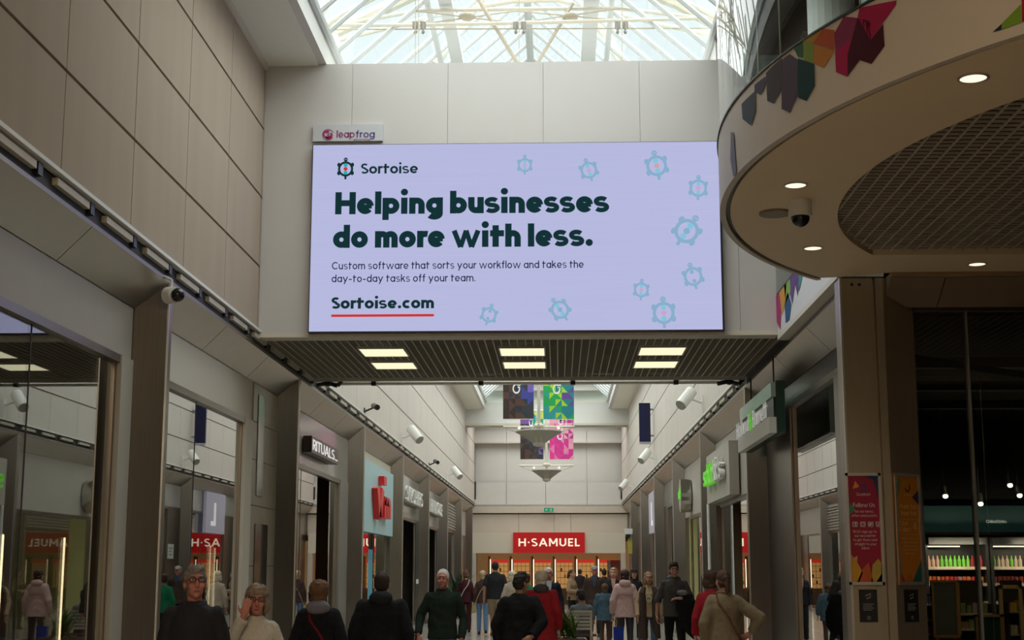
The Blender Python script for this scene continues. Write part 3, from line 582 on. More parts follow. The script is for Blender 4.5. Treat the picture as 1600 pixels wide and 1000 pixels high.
WT = glow('white_tube', (1, .88, .66), 3.0); CAB = glow('cabinet_glow', (.85, .42, .13), .5); RB = glow('red_band', (.75, .05, .03), .6); FR = flat((.16, .08, .035), .5)
cols = ['left end', 'second from the left', 'third from the left', 'third from the right', 'second from the right', 'right end']
for i in range(6):
    x = -3.35+i*1.06
    t = thing('display_cabinet', (x+.4, 71.9, 0), 'lit amber jewellery cabinet with red top band, %s of the row' % cols[i], 'display cabinet', 'lit cabinets in the end shop')
    m = M(); m.box((x+.05, 72.0, .6), (x+.86, 72.1, 2.0)); m.build('back', CAB, t)
    m = M()
    for z in (.6, .95, 1.25, 1.55, 1.8): m.box((x+.05, 71.75, z), (x+.86, 71.99, z+.02))
    for k in range(5): m.box((x+.05+k*.2, 71.74, .6), (x+.065+k*.2, 71.76, 2.0))
    m.build('shelf', FR, t)
    m = M(); m.box((x+.05, 71.7, 1.98), (x+.86, 71.98, 2.14)); m.build('red_band', RB, t)
    m = M(); m.box((x-.12, 71.7, 0), (x-.02, 72.1, 2.3)); m.build('upright', FR, t)
    m = M(); m.tube((x, 71.65, .8), (x, 71.65, 2.15), .015, n=6); m.build('light_tube', WT, t)
    m = M(); m.box((x+.0, 71.3, 0), (x+.9, 71.98, .75)); m.build('base', FR, t)
    random.seed(i)
    for k in range(4):
        m = M(); xx = x+.12+k*.18; z = random.choice((.97, 1.27, 1.57)); m.tube((xx, 71.85, z), (xx, 71.85, z+.05), .03, .05, n=8); m.ell((xx, 71.85, z+.1), .045, .04, .055, 8, 6); m.build('jewellery_bust', flat(random.choice(((.3, .02, .02), (.04, .03, .03), (.7, .4, .12)))), t)
pw = thing('portrait_poster', (2.95, 71.2, 0), 'pinkish portrait poster panel inside the end shop at right', 'poster')
m = M(); m.box((2.35, 71.0, .9), (3.05, 71.05, 2.1)); m.build('board', flat((.30, .10, .09)), pw)
m = M(); m.ell((2.72, 70.99, 1.55), .17, .01, .24, 14, 8); m.build('face_shape', flat((.55, .28, .2)), pw)
m = M(); m.box((2.36, 70.98, 1.6), (2.52, 71.0, 2.09)); m.build('pale_block', flat((.4, .4, .45)), pw)
# exit sign
ex = thing('exit_sign', (-.46, 69.5, 4.4), 'small green exit sign with white arrow under the far wall', 'exit sign')
m = M(); m.box((-.72, 69.5, 4.34), (-.20, 69.6, 4.60)); m.build('casing', WHITE, ex)
m = M(); m.box((-.69, 69.49, 4.37), (-.23, 69.5, 4.57)); m.build('green_panel', mat('exit_green', (.01, .28, .14), .4, emit=(.01, .28, .14), es=.4), ex)
m = M(); ribbon(m, [(-.62, 0), (-.50, 0)], .03, lambda a, b, d: Vector((a, 69.485, 4.47+b))); ribbon(m, [(-.57, .045), (-.62, 0), (-.57, -.045)], .025, lambda a, b, d: Vector((a, 69.485, 4.47+b)))
disc(m, (-.34, 69.485, 4.53), XA, ZA, .022); ribbon(m, [(-.35, .03), (-.37, -.02), (-.40, -.08)], .025, lambda a, b, d: Vector((a, 69.485, 4.47+b))); ribbon(m, [(-.37, -.02), (-.32, -.05), (-.33, -.09)], .02, lambda a, b, d: Vector((a, 69.485, 4.47+b))); ribbon(m, [(-.41, .0), (-.36, .03), (-.31, -.0)], .016, lambda a, b, d: Vector((a, 69.485, 4.47+b)))
m.build('pictogram', WHITE, ex)
# ================================================================ wall mounted cameras and spotlights
def spotlight(px, py, X, s, label):
    p = atX(px, py, X-s*.35); t = thing('wall_spotlight', (X, p.y, p.z-.15), label, 'spotlight', 'white spotlights on the hall walls')
    a = Vector((X-s*.35, p.y, p.z)); k = p.y/40*1.0
    m = M(); m.tube(a+Vector((s*.12, .1, .17)), a+Vector((-s*.14, -.12, -.15)), .125, n=16); m.build('housing', WHITE, t)
    m = M(); m.tube(a+Vector((-s*.1405, -.1205, -.1505)), a+Vector((-s*.15, -.129, -.16)), .11, n=16); m.build('lens', flat((.35, .33, .28), .2), t)
    m = M(); m.tube(a+Vector((s*.02, .02, .02)), (X-s*.02, p.y+.02, p.z-.08), .028); m.box((X-.03, p.y-.07, p.z-.35), (X+.03, p.y+.11, p.z+.05)); m.build('bracket', WHITE, t)
spotlight(648, 679, LX, -1, 'white cylinder spotlight on the left wall, nearer of the two')
spotlight(713, 739, LX, -1, 'white cylinder spotlight on the left wall, the more distant one')
spotlight(1073, 623, RX, 1, 'large white spotlight high on the right wall near the rail')
spotlight(1008, 713, RX, 1, 'white spotlight on the right wall beyond the blue projecting sign')
spotlight(975, 758, RX, 1, 'smallest white spotlight at the far end of the right wall')
spotlight(-22, 618, 3.6, 1, 'x') if False else None
def blackcam(px, py, X, s, label):
    p = atX(px, py, X-s*.2); t = thing('wall_camera', (X, p.y, p.z), label, 'security camera', 'small black wall cameras')
    m = M(); a = Vector((X-s*.22, p.y, p.z)); m.tube(a+Vector((s*.05, .2, .05)), a+Vector((-s*.08, -.2, -.03)), .06, n=10); m.build('body', BLACK, t)
    m = M(); m.tube(a, (X, p.y, p.z-.1), .02); m.box((X-.02, p.y-.06, p.z-.16), (X+.02, p.y+.06, p.z-.02)); m.build('bracket', BLACK, t)
blackcam(584, 636, LX, -1, 'small black camera on the left wall just past the rail')
blackcam(680, 722, LX, -1, 'tiny black camera on the left wall between the two spotlights')
def dome(at, label, r=.085, tilt=None):
    t = thing('dome_camera', at, label, 'security camera'); x, y, z = at
    m = M(); m.tube((x, y, z), (x, y, z-.10), r, r*1.0, n=24); m.tube((x, y, z-.10), (x, y, z-.13), r*1.04, n=24); m.build('housing', WHITE, t, smooth=False)
    m = M(); m.ell((x, y, z-.135), r*.82, r*.82, r*.85, 20, 12); m.build('dome', mat('dome_black', (.008, .008, .009), .08), t, smooth=True); return t
# left dome camera, hung from a bracket at the ledge
p = atX(275, 461, LX+.12)
t = thing('dome_camera', (LX+.1, p.y, p.z+.1), 'white dome camera with black lens on the top of the nearest left column', 'security camera')
m = M(); m.tube(p+Vector((-.09, .02, .0)), p+Vector((.0, -.04, -.01)), .088, .088, n=22); m.build('housing', WHITE, t)
m = M(); m.ell(p+Vector((.035, -.06, -.01)), .072, .072, .072, 18, 12); m.build('lens_dome', mat('dome_dark', (.008, .008, .009), .08), t, smooth=True)
m = M(); m.pipe([p+Vector((-.05, 0, .08)), p+Vector((-.05, 0, .16)), p+Vector((-.14, 0, .2))], .014); m.build('bracket', WHITE, t)
vs = thing('projecting_sign', (RX-.15, 44, 6), 'tall dark blue projecting sign high on the right wall', 'hanging sign')
a = atX(1006, 630, RX-.3); b = atX(1006, 692, RX-.3)
m = M(); m.box((RX-.46, a.y-.06, b.z), (RX-.1, a.y+.06, a.z)); m.build('panel', flat((.012, .014, .055), .4), vs)
m = M(); m.tube((RX-.3, a.y, a.z-.2), (RX, a.y, a.z-.2), .03); m.tube((RX-.3, a.y, b.z+.2), (RX, a.y, b.z+.2), .03); m.box((RX-.46, a.y-.065, b.z-.07), (RX-.1, a.y+.065, b.z)); m.build('bracket', flat((.4, .38, .45)), vs)
p = atX(985, 830, RX-.1)
cc = thing('wall_camera', (RX, p.y, p.z), 'white box camera above a slim yellow strip, far right column', 'security camera')
m = M(); m.box((RX-.35, p.y-.2, p.z-.12), (RX-.02, p.y+.1, p.z+.10)); m.build('body', WHITE, cc); m = M(); m.box((RX-.3, p.y-.2, p.z-.25), (RX-.1, p.y, p.z-.13)); m.build('lens', BLACK, cc)
ys_ = thing('yellow_sign', (RX, p.y, 2.5), 'slim yellow upright sign below the white box camera', 'sign')
m = M(); m.box((RX-.22, p.y-.05, 2.3), (RX-.03, p.y, p.z-.3)); m.build('panel', flat((.45, .38, .08)), ys_)
# ================================================================ banners and pendant lamps
random.seed(11)
def banner(px0, px1, pyb, Y, pal, txt, label, ztop):
    a = atY(px0, pyb, Y); b = atY(px1, pyb, Y); t = thing('hanging_banner', ((a.x+b.x)/2, Y, a.z), label, 'banner', 'patterned banners over the hall')
    w = b.x-a.x; n = 5; cw = w/n; ch = cw*1.1; m = M(); z = a.z; mats = [flat(c, .8) for c in pal]; i = 0
    for r in range(int((ztop-a.z)/ch)+1):
        for c in range(n):
            x0 = a.x+c*cw; z0 = a.z+r*ch; z1 = min(z0+ch, ztop); fr = r*ch/(ztop-a.z)
            k = lambda: mats[min(len(mats)-1, max(0, int(fr*len(mats)*.75+c*.7+random.uniform(-1.2, 1.2))))]
            if z1-z0 < .02: continue
            tri = [((x0, z0), (x0+cw, z0), (x0, z1)), ((x0+cw, z0), (x0+cw, z1), (x0, z1))] if (r+c) % 2 else [((x0, z0), (x0+cw, z0), (x0+cw, z1)), ((x0, z0), (x0+cw, z1), (x0, z1))]
            for q in tri: m.use(k()); m.prism(q, Y-.01, Y+.01, 'y')
    m.build('cloth', None, t)
    m = M(); lettering(m, txt, (a.x+w*.56, Y-.015, a.z+.83*w), ZA, -XA, w*.25, .16, w*2.0); lettering(m, 'Shopping', (a.x+w*.74, Y-.015, a.z+1.17*w), ZA, -XA, w*.10, .13, w*1.3); m.build('lettering', flat((.8, .8, .8)), t)
    m = M(); m.tube((a.x-.03, Y, ztop), (b.x+.03, Y, ztop), .025); m.tube((a.x-.0, Y, a.z), (b.x+.0, Y, a.z), .012)
    m.tube(((a.x+b.x)/2, Y, ztop), ((a.x+b.x)/2, Y, ztop+1.2), .008); m.build('pole', ALU, t)
dk = [(.05, .035, .03), (.10, .055, .045), (.03, .05, .07), (.05, .05, .06), (.06, .07, .30), (.18, .12, .45), (.03, .22, .30)]
gr = [(.04, .30, .30), (.03, .35, .10), (.35, .60, .04), (.03, .22, .25), (.12, .08, .30), (.40, .03, .18), (.75, .16, .38)]
pk = [(.75, .06, .30), (.80, .20, .45), (.65, .05, .28), (.72, .30, .40), (.80, .35, .45), (.45, .05, .25)]
banner(786, 834, 655, 42.0, dk, 'Quadrant', 'dark brown and violet patterned banner, front left of the four', 8.9)
banner(849, 897, 655.5, 42.0, gr, 'Quadrant', 'green and magenta patterned banner, front right of the four', 8.9)
banner(813, 849, 718, 54.0, dk[:4]+[(.2, .1, .3), (.03, .3, .3), (.5, .6, .1)], 'Quadrant', 'dark brown banner with yellow-green top, rear left behind the large pendant lamp', 7.55)
banner(859, 896, 718, 54.0, pk, 'Quadrant', 'bright pink patterned banner, rear right of the four', 7.55)
def pendant(px, pyt, pyr, pyb, hw, fw, Y, label):
    c = atY(px, pyr, Y); zt = atY(px, pyt, Y).z; zb = atY(px, pyb, Y).z; r = hw/2250*Y; R2 = fw/2250*Y
    t = thing('pendant_lamp', (c.x, Y, zb), label, 'pendant lamp', 'conical pendant lamps over the hall')
    m = M(); x, z = c.x, c.z; n = 28
    def rg(rr, zz): return [(x+rr*math.cos(2*math.pi*i/n), Y+rr*math.sin(2*math.pi*i/n), zz) for i in range(n)]
    m.rings([rg(r, z+.0), rg(r*1.03, z-.04), rg(r*.74, z-(z-zb)*.35), rg(r*.28, zb+.08), rg(r*.26, zb+.06), rg(r*.2, z-.1)]); m.build('bowl', mat('bowl_metal', (.42, .40, .34), .5, noise=.05), t)
    m = M(); m.rings([rg(r*.28, zb+.09), rg(r*.26, zb), rg(r*.1, zb-.04)]); m.build('tip', CREAM, t)
    m = M()
    for a in (-.3, .0, .3, 2.84, 3.14, 3.44): m.tube((x+r*math.cos(a+.0), Y+r*math.sin(a), z), (x+r*.27*math.cos(a), Y+r*.27*math.sin(a), zb+.08), .01, n=6)
    m.tube((x-r*.12, Y-r*.99, z), (x-r*.1, Y-r*.26, zb+.08), .018, n=6); m.tube((x+r*.14, Y-r*.99, z), (x+r*.1, Y-r*.26, zb+.08), .018, n=6); m.build('rib', CREAM, t)
    m = M(); m.tube((x-R2, Y, zt), (x+R2, Y, zt), .035, n=8); m.tube((x, Y-R2*.7, zt), (x, Y+R2*.7, zt), .03, n=8)
    for s in (-1, 1): m.tube((x+s*R2, Y, zt), (x+s*r*.8, Y, z-.08), .02, n=8); m.tube((x+s*R2*.92, Y, zt), (x+s*R2*.92, Y, zt+3.2), .006, n=6)
    m.build('frame', TUBE, t)
    m = M(); m.tube((x, Y, z-.05), (x, Y, zt+3.6), .05, n=10); m.ell((x, Y, zt+.03), .16, .16, .08); m.build('stem', CREAM, t)
    m = M()
    for s in (-1, 1): m.ell((x+s*r*.85, Y-.05, z+.08), .045, .045, .045, 8, 6)
    m.build('bulb', glow('bulb', (1, .9, .75), 1.2), t)
pendant(842, 667, 673, 696, 36, 56, 44, 'large inverted cone pendant lamp, nearer of the two')
pendant(854, 727.5, 734, 751, 23, 42, 58, 'smaller looking inverted cone pendant lamp, the far one')
# ================================================================ CORNER CANOPY on the right
CX, CY = 6.7, 11.34
def cyl(px, py, r):
    q = ray(px, py); a = q.x**2+q.y**2; b = -2*(q.x*CX+q.y*CY); c = CX*CX+CY*CY-r*r
    k = (-b-math.sqrt(max(0, b*b-4*a*c)))/(2*a); return _c+q*k
def ringpts(r, a0, a1, n): return [(CX+r*math.cos(math.radians(a0+(a1-a0)*i/n)), CY+r*math.sin(math.radians(a0+(a1-a0)*i/n))) for i in range(n+1)]
outer = [(2.93, 14.8)]+ringpts(5.262, 138.5, 245, 60)+[(9.4, 6.4), (9.4, 14.58), (3.4, 14.58)]
hole = ringpts(4.36, 146.7, 240, 50)+[(8.8, 7.56), (8.8, 13.73)]
b = bmesh.new(); es = []
for lp in (outer, hole):
    vs = [b.verts.new((x, y, 4.65)) for x, y in lp]
    for i in range(len(vs)): es.append(b.edges.new((vs[i], vs[(i+1) % len(vs)])))
    b.verts.index_update()
bmesh.ops.triangle_fill(b, use_beauty=True, use_dissolve=False, edges=es)
ext = bmesh.ops.extrude_face_region(b, geom=list(b.faces)); bmesh.ops.translate(b, vec=(0, 0, .09), verts=[v for v in ext['geom'] if isinstance(v, bmesh.types.BMVert)])
bmesh.ops.recalc_face_normals(b, faces=b.faces)
me = bpy.data.meshes.new('canopy_soffit'); b.to_mesh(me); b.free(); me.materials.append(CANOPY)
cn = thing('corner_canopy', (CX, CY, 4.65), 'large rounded canopy with patterned fascia curving out over the right corner shop', 'canopy'); cn['kind'] = 'structure'
del cn['kind']
o = bpy.data.objects.new('soffit', me); COL.objects.link(o); o.parent = cn; o.location = (-CX, -CY, -4.65)
def curved(m, r0, r1, z0, z1, a0=138.0, a1=245, n=70):
    A = ringpts(r0, a0, a1, n); B = ringpts(r1, a0, a1, n)
    for i in range(n):
        m.faces([(*A[i], z0), (*A[i+1], z0), (*B[i+1], z0), (*B[i], z0), (*A[i], z1), (*A[i+1], z1), (*B[i+1], z1), (*B[i], z1)],
                [(0, 1, 2, 3), (4, 7, 6, 5), (0, 4, 5, 1), (2, 6, 7, 3)]+([(0, 3, 7, 4)] if i == 0 else [])+([(1, 5, 6, 2)] if i == n-1 else []))
    return m
FASC = mat('fascia_cream', (.56, .50, .42), .45, noise=.02)
m = M(); curved(m, 5.30, 5.35, 4.64, 5.215); m.build('fascia', FASC, cn)
m = M(); curved(m, 5.262, 5.30, 4.668, 4.72); curved(m, 5.30, 5.362, 5.215, 5.23); m.build('edge_and_shade_strip', BLACK, cn)  # lower black ring paints the shadow in the fascia gap; upper is the edge
m = M()
Z6 = [([(700, 60), (770, 90), (775, 170), (660, 260), (655, 165)], (.22, .03, .09)), ([(658, 258), (775, 165), (720, 275), (720, 383), (662, 360)], (.36, .012, .08)),
      ([(720, 275), (775, 170), (770, 90), (832, 105), (838, 200), (780, 300), (720, 383)], (.06, .006, .018)), ([(770, 88), (778, 12), (965, 2), (962, 25), (900, 110), (838, 200), (832, 105)], (.34, .012, .07)),
      ([(838, 200), (898, 120), (905, 230), (840, 320), (780, 300)], (.06, .006, .015)), ([(595, 135), (655, 150), (655, 250), (550, 215)], (.42, .09, .03)),
      ([(600, 236), (655, 253), (600, 340), (552, 315), (552, 218)], (.48, .2, .04)), ([(498, 205), (550, 215), (552, 318), (502, 300)], (.22, .32, .06)),
      ([(500, 195), (560, 150), (595, 135), (550, 213), (498, 203)], (.4, .24, .05)), ([(472, 292), (554, 322), (557, 430), (515, 505), (472, 488)], (.012, .05, .055)),
      ([(392, 300), (430, 270), (470, 300), (470, 480), (430, 563), (390, 545)], (.09, .07, .115)), ([(312, 365), (390, 290), (388, 450), (350, 518), (318, 505)], (.075, .07, .085)),
      ([(255, 425), (312, 380), (310, 420), (285, 475), (255, 460)], (.10, .09, .14)), ([(190, 520), (258, 455), (260, 560), (237, 628), (195, 595)], (.08, .10, .14)),
      ([(450, 240), (495, 210), (498, 290), (472, 285)], (.05, .13, .07)), ([(1445, 161), (1490, 120), (1490, 148)], (.01, .02, .05)), ([(1490, 119), (1588, 20), (1590, 113), (1490, 148)], (.17, .30, .03)),
      ([(1590, 0), (1640, -40), (1640, 90), (1592, 112)], (.33, .012, .03)), ([(136, 660), (150, 665), (165, 880), (150, 930), (134, 800)], (.22, .22, .34))]  # left prisms muted by painted reflection; last bluish patch is reflection only
for pl, c in Z6:
    pts = [cyl(1100+x/3.2, y/3.2, 5.352) for x, y in pl]
    for p_ in pts: p_.z = min(5.213, max(4.645, p_.z))
    q = [Vector((CX+(p_.x-CX)*5.358/5.352, CY+(p_.y-CY)*5.358/5.352, p_.z)) for p_ in pts]
    # split at many slices so that the decal follows the curve
    bb = bmesh.new(); f = bb.faces.new([bb.verts.new(v) for v in q]); bmesh.ops.triangulate(bb, faces=[f])
    bmesh.ops.subdivide_edges(bb, edges=bb.edges, cuts=3, use_grid_fill=True)
    for v in bb.verts:
        d_ = Vector((v.co.x-CX, v.co.y-CY, 0)).normalized()*5.356; v.co.x = CX+d_.x; v.co.y = CY+d_.y
    bb.verts.index_update(); m = M(); m.faces([v.co.copy() for v in bb.verts], [tuple(v.index for v in f.verts) for f in bb.faces]); bb.free(); m.build('prism_or_sheen_shape', flat(c, .8), cn)
gd = thing('canopy_grid', (6, 10.8, 4.70), 'brown open grid ceiling inset in the rounded canopy soffit', 'ceiling grid')
def hx(y): return CX-math.sqrt(max(0, 4.36**2-(y-CY)**2))
m = M(); y = 7.66
while y < 13.7: m.box((hx(y)+.0, y-.007, 4.690), (8.8, y+.007, 4.705)); y += .095
m.build('blade', mat('canopy_blade', (.44, .37, .28), .6, noise=.05), gd)
m = M(); x = 2.42
while x < 8.8:
    dy = math.sqrt(max(0, 4.36**2-min(0, (x-CX))**2)) if x < CX else 4.36
    m.box((x-.008, max(7.57, CY-dy), 4.688), (x+.008, min(13.73, CY+dy), 4.700)); x += .115
m.build('cross_blade', mat('canopy_cross_blade', (.46, .39, .29), .6, noise=.05), gd)
m = M(); m.prism(ringpts(5.2, 140, 240, 30)+[(9.3, 6.9), (9.3, 14.4)], 4.80, 4.83); m.build('plenum', PLEN, gd)
DLM = glow('downlight_lens', (1, .72, .52), 1.6)
for (x, y), w_ in zip(((2.58, 8.61), (1.89, 11.11), (2.42, 13.39), (4.18, 14.17)), ('largest, nearest to the camera at upper right', 'beside the dome camera', 'left of the corner column', 'right of the corner column, near the shop')):
    t = thing('downlight', (x, y, 4.64), 'round recessed downlight in the canopy, '+w_, 'downlight', 'canopy downlights')
    n = 28; m = M()
    def rg(r, z): return [(x+r*math.cos(2*math.pi*i/n), y+r*math.sin(2*math.pi*i/n), z) for i in range(n)]
    m.rings([rg(.098, 4.649), rg(.098, 4.642), rg(.082, 4.640), rg(.078, 4.649)], cap=False); m.build('trim_ring', ALU, t)
    m = M(); m.face(rg(.08, 4.6445)); m.build('lens', DLM, t)
    l = bpy.data.lights.new('downlight_lamp', 'SPOT'); l.energy = 5; l.color = (1, .75, .5); l.spot_size = 1.9; l.spot_blend = .8; l.shadow_soft_size = .07
    o = bpy.data.objects.new('downlight_lamp', l); o.location = (x, y, 4.6); COL.objects.link(o)
dome((2.01, 11.64, 4.65), 'black and white dome camera under the rounded canopy', .095)
m = M(); m.tube((1.86, 12.0, 4.65), (1.86, 12.0, 4.63), .135, n=28); o = m.build('blanking_plate', mat('plate_tan', (.26, .21, .15), .5, noise=.05), loc=(1.86, 12.0, 4.63)); tag(o, 'round tan cover plate just left of the canopy dome camera', 'cover plate')
# straight fascia between canopy and bulkhead
WF = mat('white_fascia', (.66, .65, .63), .5, noise=.02)
sf = thing('side_fascia', (2.95, 17, 4.7), 'white side fascia with rainbow prism pattern between canopy and bulkhead', 'fascia')
m = M(); m.box((2.94, 14.82, 4.72), (3.0, 19.05, 5.27)); m.build('panel', WF, sf)
m = M(); m.box((2.93, 14.82, 4.66), (3.4, 19.05, 4.72)); m.build('lower_trim', CREAM, sf)
m = M(); m.box((2.935, 14.82, 5.27), (2.97, 19.05, 5.29)); m.build('upper_trim', BLACK, sf)
m = M()
for pl, c in (([(357, 525), (375, 505), (385, 600), (381, 690), (360, 640)], (.42, .03, .16)), ([(375, 505), (412, 455), (406, 560), (389, 618), (384, 560)], (.6, .28, .05)), ([(400, 470), (430, 432), (432, 500), (408, 560)], (.22, .38, .08)),
              ([(403, 560), (418, 500), (436, 560), (426, 640), (408, 655)], (.03, .10, .20)), ([(428, 436), (465, 382), (475, 440), (468, 520), (455, 462), (441, 560), (432, 520)], (.13, .06, .2)), ([(468, 382), (490, 385), (490, 430), (474, 500), (472, 440)], (.06, .25, .22))):
    m = M(); m.face([atX(1100+x/3.2, 300+y/3.2, 2.935) for x, y in pl]); m.build('prism_or_sheen_shape', flat(c, .7), sf)
# glazing above the canopy and the side fascia
ug = thing('upper_glazing', (CX, CY, 5.09), 'tall curved glass wall of the upper floor above the rounded canopy', 'glass wall')
m = M(); A_ = ringpts(5.335, 150, 245, 60)
m.faces([(*p_, 5.23) for p_ in A_]+[(*p_, 8.95) for p_ in A_], [(i, i+1, 62+i, 61+i) for i in range(60)]); m.build('curved_glass', GLB, ug, smooth=True)
m = M()
for a in (152, 163, 174, 185, 196, 207): p_ = ringpts(5.30, a, a, 1)[0]; m.tube((p_[0], p_[1], 5.235), (p_[0], p_[1], 8.95), .006, n=8)
curved(m, 5.30, 5.36, 8.86, 8.95, 150, 245, 60); m.build('mullion', ALU, ug)
m = M(); m.box((2.935, 14.9, 5.29), (2.95, 19.05, 6.05)); m.build('side_glass', GLB, ug)
m = M(); p_ = atY(1147, 135, 18.2); m.box((p_.x, 18.2, p_.z), (2.95, 18.215, 8.95)); m.build('glass_fin', GLB, ug)
m = M(); m.box((p_.x-.012, 18.19, p_.z), (p_.x+.006, 18.22, 8.95)); m.build('fin_edge', BLACK, ug)
# upper floor behind the glazing
UW = mat('upper_wall', (.42, .44, .40), .6, noise=.04)
m = M(); m.prism([(CX+4.1*math.cos(math.radians(a)), CY+4.1*math.sin(math.radians(a))) for a in range(130, 250, 6)]+[(9.4, 7), (9.4, 15)], 5.0, 7.3); struct(m.build('wall_upper', UW))
m = M(); m.prism([(CX+4.9*math.cos(math.radians(a)), CY+4.9*math.sin(math.radians(a))) for a in range(140, 250, 6)]+[(9.4, 6.5), (9.4, 15)], 4.85, 5.0); m.box((3.05, 14.8, 4.85), (9.4, 19.0, 5.0)); struct(m.build('floor_upper', GREYP))
m = M(); m.tube((3.3, 16.5, 5.0), (3.3, 16.5, 9.0), .28, n=20); struct(m.build('trim_18', WHITEP))
m = M(); m.box((9.4, -9, 0), (9.6, 27, 9.3)); m.box((3.5, -9, 0), (3.7, 6.4, 9.3)); m.box((3.42, 19.1, 4.78), (9.4, 19.3, 9.3)); m.box((3.0, 23.4, 8.6), (3.42, 23.6, 10)); struct(m.build('wall_right', UW))
# eyes of the corner: column with posters
cc = thing('corner_column', (3.15, 15, 0), 'wide brushed steel corner column on the right carrying two tall posters', 'column')
m = M(); m.prism([(2.94, 14.8), (3.27, 14.8), (3.27, 14.86), (3.30, 14.86), (3.30, 14.8), (3.38, 14.8), (3.74, 15.05), (3.74, 15.3), (3.1, 15.3), (2.94, 15.1)], .12, 4.64); m.build('cladding', mat('corner_steel', (.40, .335, .25), .42, metal=.8, noise=.1, nscale=5, stretch=(6, 6, .3)), cc)
m = M(); m.prism([(2.94, 14.8), (3.38, 14.8), (3.74, 15.05), (3.74, 15.3), (3.1, 15.3), (2.94, 15.1)], 0, .12); m.build('plinth', STEELD, cc)
m = M(); m.box((2.932, 14.79, .12), (2.95, 14.83, 4.64)); m.build('edge_trim', ALU, cc)
for px in (1331, 1343): p_ = atY(px, 444.5, 14.79); m = M(); m.tube((p_.x, 14.795, p_.z), (p_.x, 14.8, p_.z), .016, n=12); m.build('fixing_hole', BLACK, cc)
m = M(); m.box((3.42, 14.55, 4.6), (9.4, 14.62, 4.66)); ys = [3.42, 3.98, 6.5, 9.4]
for a, c in zip(ys, ys[1:]):
    m.faces([(a+.005, 14.6, 4.6), (c-.005, 14.6, 4.6), (c-.005, 15.0, 4.36), (a+.005, 15.0, 4.36), (a+.005, 14.6, 4.65), (c-.005, 14.6, 4.65), (c-.005, 15.0, 4.65), (a+.005, 15.0, 4.65)], [(0, 1, 2, 3), (4, 7, 6, 5), (0, 4, 5, 1), (1, 5, 6, 2), (2, 6, 7, 3), (3, 7, 4, 0)])
struct(m.build('trim_19', mat('brown_steel_soffit', (.42, .30, .2), .35, metal=.7, noise=.05)))
# posters (each on its own local plane)
def poster(org, ux, w, h, name, label, bgc, draw, nrm):
    t = thing(name, org, label, 'poster'); org = Vector(org); ux = Vector(ux).normalized(); n = Vector(nrm)
    def P3(a, b, d=0): return org+ux*a+ZA*b+n*d
    m = M(); m.faces([P3(0, 0), P3(w, 0), P3(w, h), P3(0, h), P3(0, 0, .012), P3(w, 0, .012), P3(w, h, .012), P3(0, h, .012)], [(0, 3, 2, 1), (4, 5, 6, 7), (0, 1, 5, 4), (1, 2, 6, 5), (2, 3, 7, 6), (3, 0, 4, 7)]); m.build('sheet', mat(name+'_sheet', bgc, .35, noise=.05), t)
    m = M()
    for a0, b0, a1, b1 in ((0, 0, w, .03), (0, h-.03, w, h), (0, 0, .025, h), (w-.025, 0, w, h)):
        m.faces([P3(a0, b0, .012), P3(a1, b0, .012), P3(a1, b1, .012), P3(a0, b1, .012), P3(a0, b0, .026), P3(a1, b0, .026), P3(a1, b1, .026), P3(a0, b1, .026)], [(0, 3, 2, 1), (4, 5, 6, 7), (0, 1, 5, 4), (1, 2, 6, 5), (2, 3, 7, 6), (3, 0, 4, 7)])
    m.build('frame', ALU, t)
    draw(t, P3, w, h, ux)
def txt(m, s, P3, ux, x, y, cap, wd, w=.13): lettering(m, s, P3(x, y, .014), ux, ZA, cap, w, wd)
TXW = flat((.62, .52, .5), .5)
